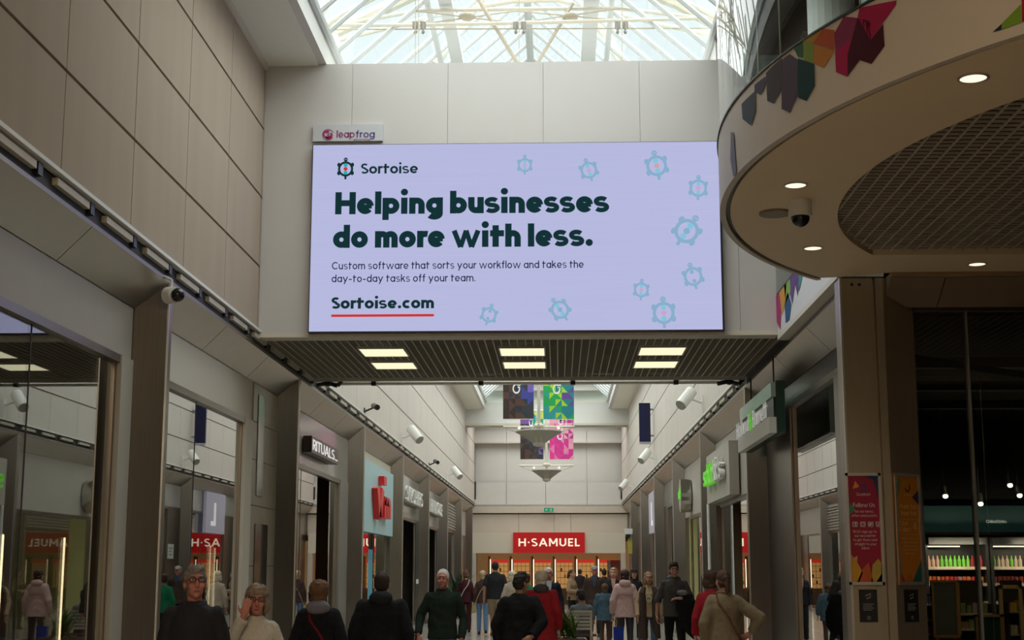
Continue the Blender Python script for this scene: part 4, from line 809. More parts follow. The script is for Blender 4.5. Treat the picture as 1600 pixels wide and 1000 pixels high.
def draw1(t, P3, w, h, ux):
    m = M(); c = w/2
    def ctr(s, y, cap, wd, q=.13): txt(m, s, P3, ux, c-wd/2, y, cap, wd, q)
    ctr('Quadrant', h*.795, .028, w*.40); ctr('Follow Us', h*.692, .042, w*.62, .16); ctr('for our news,', h*.643, .026, w*.54); ctr('offers and events', h*.605, .026, w*.72)
    ctr('PLUS sign up to', h*.462, .026, w*.66); ctr('our newsletter', h*.425, .026, w*.6); ctr('to get them sent', h*.388, .026, w*.68); ctr('straight to your', h*.351, .026, w*.62); ctr('inbox', h*.316, .026, w*.22)
    m.build('lettering', TXW, t)
    m = M(); s = .052
    for k in range(4):
        x = .055+k*.078; y = h*.515
        for a0, b0, a1, b1 in ((0, 0, s, .008), (0, s-.008, s, s), (0, 0, .008, s), (s-.008, 0, s, s)): m.face([P3(x+a0, y+b0, .015), P3(x+a1, y+b0, .015), P3(x+a1, y+b1, .015), P3(x+a0, y+b1, .015)])
        if k == 0: txt(m, 'f', P3, ux, x+.018, y+.008, .036, .02, .22)
        elif k == 1: ribbon(m, arc(s/2, s/2, .013, .013, 0, 360), .005, lambda a, b, d: P3(x+a, y+b, .015))
        elif k == 2: m.face([P3(x+.010, y+.015, .015), P3(x+.030, y+.012, .015), P3(x+.042, y+.036, .015), P3(x+.028, y+.040, .015), P3(x+.010, y+.032, .015)])
        else: txt(m, 'd', P3, ux, x+.015, y+.012, .03, .02, .2)
    m.build('social_icon', TXW, t)
    m = M(); ribbon(m, arc(c, h*.865, .03, .035, 200, 520), .016, lambda a, b, d: P3(a, b, .015)); m.use(flat((.05, .06, .2))); m.build('emblem', None, t)
    m = M()
    for pl, cc_ in (([(0.03, .03), (.03, .30), (.08, .24), (.14, .12), (.1, .03)], (.6, .3, .03)), ([(.08, .03), (.14, .16), (.2, .22), (.24, .03)], (.5, .1, .03)), ([(.22, .03), (.24, .2), (.3, .26), (.34, .2), (.34, .03)], (.45, .3, .05)), ([(.27, .03), (.36, .16), (w-.03, .22), (w-.03, .03)], (.02, .12, .16)),
                    ([(.03, h-.42), (.03, h-.30), (.09, h-.37)], (.05, .25, .12)), ([(.07, h-.16), (.10, h-.08), (.14, h-.14)], (.7, .25, .03)), ([(w*.55, h-.03), (w-.03, h-.03), (w-.03, h-.28), (w*.8, h-.07)], (.02, .05, .1)), ([(.05, h*.235), (.09, h*.26), (.09, h*.21)], (.6, .3, .2))):
        m.use(flat(cc_, .5)); m.face([P3(a, b, .0135) for a, b in pl])
    m.build('prism_pattern', None, t)
p0 = atY(1327, 914, 14.78); p1 = atY(1381, 914, 14.78); p2 = atY(1322, 739, 14.78)
poster((p0.x, 14.79, p0.z), (1, 0, 0), .355, p2.z-p0.z, 'framed_poster', 'tall crimson framed poster with white text on the corner column', (.30, .008, .035), draw1, (0, -1, 0))
def draw2(t, P3, w, h, ux):
    m = M(); c = w/2
    def ctr(s, y, cap, wd, q=.13): txt(m, s, P3, ux, c-wd/2, y, cap, wd, q)
    ctr('Park for', h*.68, .05, w*.66, .15); ctr('free for', h*.62, .05, w*.6, .15); txt(m, 'Click', P3, ux, w*.14, h*.53, .045, w*.32, .14); txt(m, 'Collect', P3, ux, w*.14, h*.475, .045, w*.42, .14); txt(m, '&', P3, ux, w*.68, h*.5, .06, w*.14, .12); ctr('Quadrant', h*.80, .02, w*.3)
    for k in range(5): ctr(('Park free when you', 'collect your order', 'from one of our', 'shops with Click', 'and Collect')[k], h*(.405-.033*k), .018, w*(.66, .62, .5, .6, .4)[k])
    m.build('lettering', flat((.62, .38, .16), .5), t)
    m = M()
    for a0, b0, a1, b1 in ((.1, .45, .9, .452), (.1, .585, .9, .587), (.1, .45, .11, .587), (.89, .45, .9, .587)): m.face([P3(a0*w, b0*h, .014), P3(a1*w, b0*h, .014), P3(a1*w, b1*h, .014), P3(a0*w, b1*h, .014)])
    m.build('outline_box', flat((.62, .38, .16), .5), t)
    m = M(); ribbon(m, arc(c, h*.87, .03, .035, 180, 360)+[(c+.03, h*.90)], .016, lambda a, b, d: P3(a, b, .015)); m.build('emblem', flat((.06, .02, .03)), t)
    m = M()
    for pl, cc_ in (([(.03, .03), (.03, .14), (.10, .03)], (.4, .03, .02)), ([(.10, .03), (.17, .12), (.22, .03)], (.4, .12, .02)), ([(.2, .03), (.3, .18), (w-.02, .26), (w-.02, .03)], (.02, .10, .10)), ([(w-.12, h-.24), (w-.02, h-.16), (w-.02, h-.32)], (.04, .03, .08)), ([(.02, h-.05), (.10, h-.06), (.02, h-.3)], (.12, .2, .05))):
        m.use(flat(cc_, .5)); m.face([P3(a, b, .0135) for a, b in pl])
    m.build('prism_pattern', None, t)
fx = Vector((.36, .25, 0)).normalized(); nn = Vector((.25, -.36, 0)).normalized()
poster((3.40+nn.x*.005, 14.815+nn.y*.005, p0.z), fx, .37, p2.z-p0.z, 'framed_poster', 'tall orange framed poster on the angled face of the corner column', (.42, .15, .01), draw2, nn)
for (px, py, lab, ux, nv, w) in ((1344, 972, 'small black notice with white print under the crimson poster', XA, Vector((0, -1, 0)), .18), (1404, 972, 'small black notice with white print under the orange poster', fx, nn, .2)):
    q = atY(px, py, 14.785 if ux is XA else 14.87); og = Vector((q.x, 14.795, q.z)) if ux is XA else Vector((3.40, 14.815, q.z))+fx*.08+nn*.004
    t = thing('wall_notice', og, lab, 'notice'); P3 = lambda a, b, d=0: og+ux*a+ZA*b+nv*d
    m = M(); h = .32; m.faces([P3(0, 0), P3(w, 0), P3(w, h), P3(0, h), P3(0, 0, .006), P3(w, 0, .006), P3(w, h, .006), P3(0, h, .006)], [(0, 3, 2, 1), (4, 5, 6, 7), (0, 1, 5, 4), (1, 2, 6, 5), (2, 3, 7, 6), (3, 0, 4, 7)]); m.build('plate', BLACK, t)
    m = M(); ribbon(m, [(w*.35, h*.8), (w*.65, h*.88), (w*.6, h*.75), (w*.4, h*.72)], .008, lambda a, b, d: P3(a, b, .008)); ribbon(m, arc(w/2, h*.13, .013, .016, 0, 360), .006, lambda a, b, d: P3(a, b, .008))
    for k in range(4): ribbon(m, [(w*.2, h*(.55-.06*k)), (w*(.8-.1*(k % 2)), h*(.55-.06*k))], .005, lambda a, b, d: P3(a, b, .008))
    m.build('print', flat((.35, .35, .33)), t)
# corner shop glazing and interior
cs = thing('shopfront', (6.5, 15.1, 0), 'tall frameless glass front of the dark corner grocery shop on the right', 'shopfront')
xs = [3.76, 4.30, 4.42, 5.6, 7.2, 9.38]
for a, c in zip(xs, xs[1:]): m = M(); m.box((a+.004, 15.1, .06), (c-.004, 15.112, 4.34)); m.build('glass_pane', GLS, cs)
m = M(); m.box((3.76, 15.08, 4.33), (9.38, 15.14, 4.38)); m.box((3.76, 15.08, 0), (9.38, 15.14, .06)); m.build('frame', STEELD, cs)
m = M(); m.box((4.287, 15.06, 0), (4.305, 15.2, 4.33)); m.build('glass_joint', flat((.2, .21, .2), .3), cs)
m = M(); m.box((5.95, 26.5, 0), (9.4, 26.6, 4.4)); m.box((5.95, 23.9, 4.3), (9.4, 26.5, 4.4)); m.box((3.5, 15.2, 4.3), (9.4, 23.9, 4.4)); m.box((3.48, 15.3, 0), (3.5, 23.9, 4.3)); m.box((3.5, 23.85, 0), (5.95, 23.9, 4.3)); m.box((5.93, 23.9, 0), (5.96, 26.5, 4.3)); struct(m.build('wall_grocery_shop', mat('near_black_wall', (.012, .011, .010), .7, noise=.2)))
m = M(); m.box((3.5, 15.2, .0), (9.4, 23.85, .006)); m.box((5.96, 23.85, .0), (9.4, 26.5, .006)); struct(m.build('floor_grocery_shop', mat('dark_floor', (.08, .07, .06), .2, noise=.2)))
m = M()
for k in range(3): m.box((3.9, 17+k*2.2, 4.0), (9.3, 17.15+k*2.2, 4.12))
m.faces([(4.0, 16.4, 4.0), (9.3, 18.4, 3.5), (9.3, 18.5, 3.6), (4.0, 16.5, 4.1)], [(0, 1, 2, 3)]); struct(m.build('trim_20', mat('ceiling_duct', (.12, .10, .08), .5, noise=.1)))
# green header with chilled-drinks lettering and coolers
gh = thing('header_board', (7.6, 26.3, 2.3), 'dark green header board reading Chilled Drinks with a wooden lower edge', 'sign')
m = M(); m.box((6.2, 26.3, 2.30), (9.38, 26.45, 2.78)); m.build('board', mat('deep_green_board', (.02, .06, .055), .5, noise=.05, emit=(.02, .06, .055), es=.25), gh)
m = M(); m.box((6.2, 26.27, 2.26), (9.38, 26.45, 2.31)); m.build('wood_edge', flat((.28, .16, .07)), gh)
a = atY(1541, 817, 26.29); m = M(); lettering(m, 'Chilled Drinks', (a.x, 26.29, a.z), XA, ZA, .052, .13, .36); m.build('lettering', glow('sign_cream', (.9, .88, .75), .7), gh)
BOT = [(.55, .35, .28), (.16, .5, .06), (.35, .02, .03), (.5, .4, .3), (.05, .05, .06)]
def bottle(x, y, z, c, lab, h=.2, can=False):
    m = M(); 
    if can: m.tube((x, y, z), (x, y, z+h*.6), .032, n=8)
    else: m.rings([[(x+r*math.cos(a*math.pi/4), y+r*math.sin(a*math.pi/4), z+zz*h) for a in range(8)] for r, zz in ((.028, 0), (.03, .05), (.03, .6), (.012, .8), (.012, 1))])
    o = m.build('drink_can' if can else 'drink_bottle', mat_lit(c), loc=(x, y, z)); tag(o, lab, 'can' if can else 'bottle', 'drinks in the chiller cabinets')
_ml = {}
def mat_lit(c):
    if c not in _ml: _ml[c] = mat('product', c, .4, noise=.15, nscale=30)
    return _ml[c]
CW = glow('cooler_tube', (1, .88, .7), 2.2)
cname = {0: 'cream topped', 1: 'lime green', 2: 'dark red', 3: 'pale beige', 4: 'black'}
for u, (x0, x1) in enumerate(((6.42, 7.42), (7.55, 9.2))):
    t = thing('chiller_cabinet', ((x0+x1)/2, 26, 0), ['open chiller cabinet with rows of lime green bottles, left of the glass joint', 'open chiller cabinet right of the glass joint, under the lettered header'][u], 'chiller')
    m = M(); m.box((x0, 26.15, 0), (x1, 26.25, 2.2)); m.box((x0-.05, 25.6, 0), (x0, 26.25, 2.2)); m.box((x1, 25.6, 0), (x1+.05, 26.25, 2.2)); m.box((x0, 25.5, 2.08), (x1, 26.25, 2.2)); m.build('carcass', flat((.035, .035, .035), .4), t)
    for z in (1.69, 1.41, 1.10, .75):
        m = M(); m.box((x0, 25.65, z-.02), (x1, 26.15, z)); m.box((x0, 25.63, z-.04), (x1, 25.65, z+.01)); m.build('shelf', flat((.6, .5, .42)), t)
    m = M(); m.tube((x0+.03, 25.75, 2.05), (x0+.6, 25.75, 2.05), .012, n=6); m.build('light_tube', CW, t)
    area('chiller_lamp', ((x0+x1)/2, 25.25, 2.1), (.9, .08), 12, (math.radians(50), 0, 0), (1, .85, .65))
    n = int((x1-x0)/.075)
    for k in range(n):
        c = (0 if k < 3 else 1 if k < 10 else 2) if u == 0 else ((3 if k < 7 else 4) if k % 4 else 1)
        bottle(x0+.05+k*.075, 25.75, 1.69, BOT[c], '%s drink bottle on the top shelf of the %s chiller' % (cname[c], ('left', 'right')[u]))
        cc_ = random.Random(k+u*50).choice([(.5, .2, .05), (.55, .08, .04), (.3, .25, .3), (.5, .2, .05), (.4, .03, .04), (.1, .15, .3)]) if u == 0 else (.16, .03, .025)
        bottle(x0+.05+k*.075, 25.75, 1.41, cc_, '%s drink can on the second shelf of the left chiller' % {.5: 'orange or red', .55: 'scarlet', .3: 'greyish', .4: 'crimson', .1: 'dark blue'}[cc_[0]] if u == 0 else 'dark red drink can on the second shelf of the right chiller', can=True)
for i, (px, py) in enumerate(((1435, 787), (1477, 776), (1532, 788), (1578, 759), (1593, 775))):
    p = atY(px, py, 23); t = thing('spot_lamp', p, 'small bright ceiling spot in the grocery shop, %s from the left' % ['first', 'second', 'third', 'fourth', 'fifth'][i], 'spot lamp', 'spot lamps in the grocery shop')
    m = M(); m.tube((p.x, 23, p.z+.02), (p.x, 23.06, p.z+.16), .05, n=12); m.build('body', BLACK, t)
    m = M(); m.ell((p.x, 22.99, p.z+.005), .042, .03, .034, 10, 8); m.build('bulb', glow('spot_bulb', (1, .87, .65), 9), t)
    m = M(); m.tube((p.x, 23.06, p.z+.16), (p.x, 23.06, 4.3), .008, n=6); m.build('stem', BLACK, t)
tl = bpy.data.lights.new('shop_fill_lamp', 'SPOT'); tl.energy = 160; tl.color = (1, .8, .55); tl.spot_size = 1.6; tl.spot_blend = 1; o = bpy.data.objects.new('shop_fill_lamp', tl); o.location = (6.6, 21.5, 3.6); o.rotation_euler = (math.radians(35), 0, 0); COL.objects.link(o)
tl = bpy.data.lights.new('shop_front_fill', 'SPOT'); tl.energy = 90; tl.color = (1, .8, .55); tl.spot_size = 1.7; tl.spot_blend = 1; o = bpy.data.objects.new('shop_front_fill', tl); o.location = (5.6, 17.6, 4.0); o.rotation_euler = (math.radians(38), 0, 0); COL.objects.link(o)  # added fill spot, like the one above, brightens the nearer stands
# nearer fittings in the grocery shop (Y about 20)
def Q(px, py, Y=20.0): return atY(px, py, Y)
WD = flat((.30, .17, .07), .5)
t = thing('menu_stand', Q(1475, 990), 'wood framed glass menu stand in the grocery shop, tilted slightly back', 'stand')
a = Q(1462, 992); c = Q(1492, 910); m = M(); m.box((a.x, 20, a.z), (c.x, 20.03, c.z)); m.build('panel', mat('menu_glass', (.10, .11, .10), .15, noise=.4, nscale=4), t)
m = M(); m.box((a.x-.03, 19.98, a.z-.04), (c.x+.03, 20.05, a.z)); m.box((a.x-.03, 19.98, c.z), (c.x+.03, 20.05, c.z+.03)); m.box((a.x-.03, 19.98, a.z), (a.x, 20.05, c.z)); m.box((c.x, 19.98, a.z), (c.x+.05, 20.05, c.z)); m.box((a.x, 20, 0), (a.x+.05, 20.05, a.z)); m.box((c.x-.05, 20, 0), (c.x, 20.05, a.z)); m.build('frame', WD, t)
def shelfunit(px0, px1, pys, label, Y, prods, grp):
    a = Q(px0, 950, Y); c = Q(px1, 950, Y); t = thing('product_shelf', ((a.x+c.x)/2, Y, 0), label, 'shelf unit')
    m = M(); m.box((a.x-.03, Y, 0), (a.x, Y+.4, Q(px0, pys[0]-14, Y).z)); m.box((c.x, Y, 0), (c.x+.03, Y+.4, Q(px0, pys[0]-14, Y).z)); m.box((a.x, Y+.38, 0), (c.x, Y+.4, 1.5)); m.build('side_panel', flat((.05, .04, .03)), t)
    rr = random.Random(px0)
    for i, py in enumerate(pys):
        z = Q(px0, py, Y).z; m = M(); m.box((a.x, Y, z-.03), (c.x, Y+.38, z)); m.build('shelf_board', flat((.5, .42, .34)), t); x = a.x+.02
        while x < c.x-.08:
            w = rr.uniform(.06, .10); h = rr.uniform(.08, .15); cc_ = rr.choice(prods); m = M(); m.box((x, Y+.03, z), (x+w, Y+.2, z+h)); o = m.build('product_box', mat_lit(cc_[0]), loc=(x+w/2, Y+.1, z))
            tag(o, '%s product box on the %s shelf of the %s' % (cc_[1], ['top', 'middle', 'lowest'][i], grp), 'box', 'boxes on the '+grp); x += w+.015
shelfunit(1437, 1459, (943, 967, 990), 'narrow shelf unit with small boxes left of the menu stand', 20.4, [((.5, .47, .42), 'white'), ((.3, .08, .06), 'dull red'), ((.08, .08, .2), 'blue')], 'narrow shelf unit')
shelfunit(1500, 1550, (958, 982), 'dark shelf unit with mixed packets in the middle of the grocery shop', 20.8, [((.3, .18, .1), 'brown'), ((.4, .28, .25), 'pink striped'), ((.22, .3, .1), 'green'), ((.25, .06, .08), 'maroon')], 'middle shelf unit')
shelfunit(1577, 1612, (955, 990), 'shelf unit with yellow packets at the right edge of the picture', 21.0, [((.6, .38, .05), 'yellow'), ((.5, .45, .3), 'cream'), ((.25, .14, .03), 'amber')], 'right edge shelf unit')
t = thing('chalkboard', Q(1550, 1000, 19), 'wood framed dark green board low in the grocery shop', 'board')
a = Q(1532, 1010, 19); c = Q(1562, 964, 19); m = M(); m.box((a.x, 19, a.z), (c.x, 19.03, c.z)); m.build('panel', flat((.02, .05, .03), .3), t)
m = M(); m.box((a.x-.05, 18.98, a.z-.8), (a.x, 19.05, c.z+.03)); m.box((c.x, 18.98, a.z-.8), (c.x+.05, 19.05, c.z+.03)); m.box((a.x-.05, 18.98, c.z), (c.x+.05, 19.05, c.z+.03)); m.build('frame', WD, t)
t = thing('wooden_frame', Q(1572, 1000, 20.5), 'bare wooden upright frame standing behind the dark green board', 'frame')
a = Q(1562, 950, 20.5); c = Q(1574, 914, 20.5); m = M(); m.box((a.x, 20.5, 0), (a.x+.05, 20.55, c.z)); m.box((a.x, 20.5, c.z-.05), (c.x+.2, 20.55, c.z)); m.box((c.x+.15, 20.5, 0), (c.x+.2, 20.55, c.z)); m.build('timber', flat((.5, .36, .16)), t)
# ================================================================ BILLBOARD
YB = 18.96
bb = thing('led_billboard', (-.57, YB, 4.82), 'huge lavender LED advertising screen on the white bulkhead', 'advertising screen')
SCR = bpy.data.materials.new('led_screen'); SCR.use_nodes = True; nt = SCR.node_tree; nt.nodes.clear()
o_ = nt.nodes.new('ShaderNodeOutputMaterial'); e_ = nt.nodes.new('ShaderNodeEmission'); tc = nt.nodes.new('ShaderNodeTexCoord'); mp = nt.nodes.new('ShaderNodeMapping'); mp.inputs['Scale'].default_value = (.15, 1, 9)
nz = nt.nodes.new('ShaderNodeTexNoise'); nz.inputs['Scale'].default_value = 4; mx = nt.nodes.new('ShaderNodeMixRGB'); mx.inputs[1].default_value = (.44, .475, .72, 1); mx.inputs[2].default_value = (.50, .50, .74, 1)
nt.links.new(tc.outputs['Object'], mp.inputs[0]); nt.links.new(mp.outputs[0], nz.inputs['Vector']); nt.links.new(nz.outputs['Fac'], mx.inputs[0]); nt.links.new(mx.outputs[0], e_.inputs[0]); nt.links.new(e_.outputs[0], o_.inputs[0]); e_.inputs[1].default_value = 1.0
c1, c2, c3, c4 = atY(483, 518.5, YB), atY(1129.5, 513.5, YB), atY(1121.5, 220, YB), atY(489, 228, YB)
zb = (c1.z+c2.z)/2; zt = (c3.z+c4.z)/2; xl = (c1.x+c4.x)/2; xr = (c2.x+c3.x)/2
m = M(); m.box((xl, YB, zb), (xr, YB+.02, zt)); m.build('screen', SCR, bb)
m = M(); m.box((xl-.015, YB+.02, zb-.015), (xr+.03, YB+.12, zt+.012)); m.build('casing', BLACK, bb)
DG = glow('screen_dark_green', (.007, .032, .036)); NV = glow('screen_navy', (.012, .014, .05)); PALE = glow('screen_pale_blue', (.25, .42, .60)); TEAL = glow('screen_teal', (.02, .40, .46)); RD = glow('screen_red', (.62, .035, .028)); CY_ = glow('screen_cyan', (.22, .55, .70)); PKC = glow('screen_pink', (.62, .35, .56)); ORC = glow('screen_orange_pale', (.62, .36, .40))
def row(s, px0, py, px1, cap_px, w, m_, name, sp=.09):
    a = atY(px0, py, YB-.004); b_ = atY(px1, py, YB-.004); m = M(); lettering(m, s, (a.x, YB-.004, a.z), XA, ZA, cap_px*.00852, w, b_.x-a.x, sp); m.build(name, m_, bb)
row('Sortoise', 564, 271.5, 653, 17, .19, DG, 'brand_lettering', .07)
row('Helping businesses', 523.5, 335, 951.5, 36.5, .27, DG, 'headline_lettering', .05)
row('do more with less.', 520, 387.5, 927, 37, .27, DG, 'headline_lettering', .05)
row('Custom software that sorts your workflow and takes the', 518.5, 421, 912, 12, .14, NV, 'body_lettering', .11)
row('day-to-day tasks off your team.', 518, 441, 743, 12, .14, NV, 'body_lettering', .11)
row('Sortoise.com', 518, 482.5, 678, 18.5, .23, DG, 'address_lettering', .06)
a = atY(517.5, 495.3, YB-.004); b_ = atY(678, 490.6, YB-.004); m = M(); m.box((a.x, YB-.006, a.z), (b_.x, YB-.002, b_.z)); m.build('underline', RD, bb)
def emblem(px, py, r, rot, body, dots, name):
    c = atY(px, py, YB-.004); s = r*.00852; ca, sa = math.cos(math.radians(rot)), math.sin(math.radians(rot)); yy = YB-.004
    mp = lambda a, b, d: Vector((c.x+(a*ca-b*sa)*s, yy, c.z+(a*sa+b*ca)*s))
    def dk(m, x, y, rr): m.face([mp(x+rr*math.cos(2*math.pi*i/18), y+rr*math.sin(2*math.pi*i/18), 0) for i in range(18)])
    m = M(); ribbon(m, arc(0, 0, .79, .82, 0, 360, 36), .27, mp)
    for x, y in ((-.82, .52), (.82, .52), (-.82, -.52), (.82, -.52)): m.face([mp(x+.21*math.cos(t)-.0, y+.27*math.sin(t), 0) for t in [2*math.pi*i/12 for i in range(12)]])
    dk(m, 0, 1.18, .25); m.face([mp(-.14, -.9, 0), (mp(.14, -.9, 0)), mp(.12, -1.3, 0), mp(-.12, -1.3, 0)]); e = m.build(name, body, bb)
    yy = YB-.006
    for (y, rr, mt) in dots: m = M(); dk(m, 0, y, rr); m.build(name+'_dot', mt, bb)
    m = M(); dk(m, -.09, 1.2, .05); dk(m, .09, 1.2, .05); m.build(name+'_eye', SCR, bb)
emblem(540, 264, 13.2, 0, DG, ((.48, .24, TEAL), (0, .24, RD), (-.48, .24, TEAL)), 'logo_emblem')
T3 = ((.46, .22, CY_), (0, .22, PKC), (-.46, .22, CY_)); T4 = ((.46, .22, CY_), (0, .25, PALE), (-.46, .22, CY_)); T2 = ((.46, .2, PALE), (-.46, .2, PALE))
for px, py, r, rot, d_ in ((820, 258, 12, 0, T3), (920, 266, 14.5, 16, T3), (1026, 259, 18, 10, ((.46, .22, CY_), (0, .22, ORC), (-.46, .22, CY_))), (1091, 294, 15, -3, T3), (1073, 361, 21, -35, T4), (1083, 432, 16, 14, T2), (1002, 453, 12.5, -4, T3), (1037, 489, 18.5, 2, T3), (875, 484, 15.5, 34, T4), (764, 492, 13, -16, T2)):
    emblem(px, py, r, rot, PALE, d_, 'pale_emblem')
lf = thing('sign_plate', (-2.9, 19.05, 7.5), 'small pale plate with round pink emblem above the left end of the screen', 'sign')
a = atY(489, 224, 19.07); b_ = atY(598.5, 195, 19.07); m = M(); m.box((a.x, 19.04, a.z+.02), (b_.x, 19.1, b_.z)); m.build('plate', mat('pale_plate', (.52, .53, .55), .5, noise=.02), lf)
LQ = flat((.28, .025, .16), .5); LV = flat((.10, .05, .26), .5)
def row2(s, px0, py, px1, cap, w, m_):
    a = atY(px0, py, 19.035); b_ = atY(px1, py, 19.035); m = M(); lettering(m, s, (a.x, 19.035, a.z), XA, ZA, cap*.00852, w, b_.x-a.x); m.build('lettering', m_, lf)
row2('leap', 526, 215, 554, 12, .14, LQ); row2('frog', 556, 215, 585.5, 12, .14, LV); row2('advertising', 552, 219.5, 578, 3.2, .14, LQ)
c = atY(512.5, 210.5, 19.035); s = .00852*9.5; mp = lambda a, b, d: Vector((c.x+a*s, 19.035, c.z+b*s))
m = M(); ribbon(m, arc(0, 0, .93, .93, 20, 330, 30), .12, mp); ribbon(m, arc(-.1, .1, .62, .55, 60, 250, 16), .22, mp); ribbon(m, arc(.1, -.15, .55, .5, -150, 60, 16), .3, mp); ribbon(m, arc(-.15, .15, .25, .25, -90, 160, 12), .18, mp); m.face([mp(x, y, 0) for x, y in ((-.5, -.55), (.1, -.75), (.6, -.2), (.2, -.1), (-.2, -.3))]); m.build('emblem', flat((.35, .015, .12), .5), lf)
# ================================================================ PEOPLE
CL = bpy.data.textures.new('cloth_folds', 'CLOUDS'); CL.noise_scale = .11
HN = bpy.data.textures.new('hair_tufts', 'CLOUDS'); HN.noise_scale = .035
_sk = {}
def skin(t='fair'):
    if t not in _sk: _sk[t] = mat('skin_'+t, {'fair': (.46, .235, .165), 'ruddy': (.44, .17, .12), 'tan': (.34, .17, .10)}[t], .5, noise=.1, nscale=18)
    return _sk[t]
def cloth(c, r=.85): 
    k = ('cl', c)
    if k not in _mc: _mc[k] = mat('woven_cloth', c, r, noise=.2, nscale=60, bump=.15, spec=.2)
    return _mc[k]
def V(*a): return Vector(a)
def oval(m, rings, n=20):
    """rings: (cx, cy, z, rx, ry) stacked bottom to top; closed"""
    m.rings([[V(cx+rx*math.cos(2*math.pi*i/n), cy+ry*math.copysign(abs(math.sin(2*math.pi*i/n))**.85, math.sin(2*math.pi*i/n)), z) for i in range(n)] for cx, cy, z, rx, ry in rings])
def limb(m, pts, rs, endball=True, flat=1):
    for (a, b, r1, r2) in zip(pts, pts[1:], rs, rs[1:]): m.tube(a, b, r1, r2, n=14)
    for i, (p, r) in enumerate(zip(pts, rs)):
        if i < len(pts)-1 or endball: m.ell(p, r, r, r, 14, 8)
def hand(m, wr, d, up, side, s=1, curl=.5):
    """palm, four unequal fingers bent at the knuckles, thumb from the side of the palm"""
    d = Vector(d).normalized(); up = Vector(up); up = (up-d*up.dot(d)).normalized(); w = d.cross(up)*side
    R = Matrix((w, up, d)).transposed()
    m.tube(wr-d*.02*s, wr+d*.02*s, .027*s, .028*s, n=12); m.ell(wr+d*.055*s, .040*s, .019*s, .052*s, 12, 8, rot=R)
    for k, ln in enumerate((.068, .078, .072, .056)):
        p = wr+d*.088*s+w*(.028-.0187*k)*s; c = curl; q = p
        for j, fr in enumerate((.45, .32, .25)):
            a = c*(j+.6)*.75; dd = (d*math.cos(a)-up*math.sin(a)+w*(.06*(1.5-k))).normalized(); e = q+dd*ln*fr*s
            m.tube(q, e, (.0090-.0008*j)*s, (.0085-.0008*j)*s, n=8); m.ell(e, (.0085-.0008*j)*s, nu=8, nv=6); q = e
    p = wr+d*.03*s+w*.028*s; t1 = p+(d*.6+w*.7-up*.25).normalized()*.038*s; t2 = t1+(d*.85+w*.25-up*.35).normalized()*.03*s
    m.tube(p, t1, .013*s, .010*s, n=8); m.ell(t1, .0105*s, nu=8, nv=6); m.tube(t1, t2, .010*s, .008*s, n=8); m.ell(t2, .008*s, nu=8, nv=6)
def finish(o, vox, smooth=3, disp=0, tex=None, mid=.5):
    md = o.modifiers.new('skin_fuse', 'REMESH'); md.mode = 'VOXEL'; md.voxel_size = vox; md.use_smooth_shade = True
    if disp: md = o.modifiers.new('folds', 'DISPLACE'); md.texture = tex; md.strength = disp; md.mid_level = mid; md.texture_coords = 'GLOBAL'
    if smooth: md = o.modifiers.new('soften', 'SMOOTH'); md.iterations = smooth; md.factor = .5
    return o
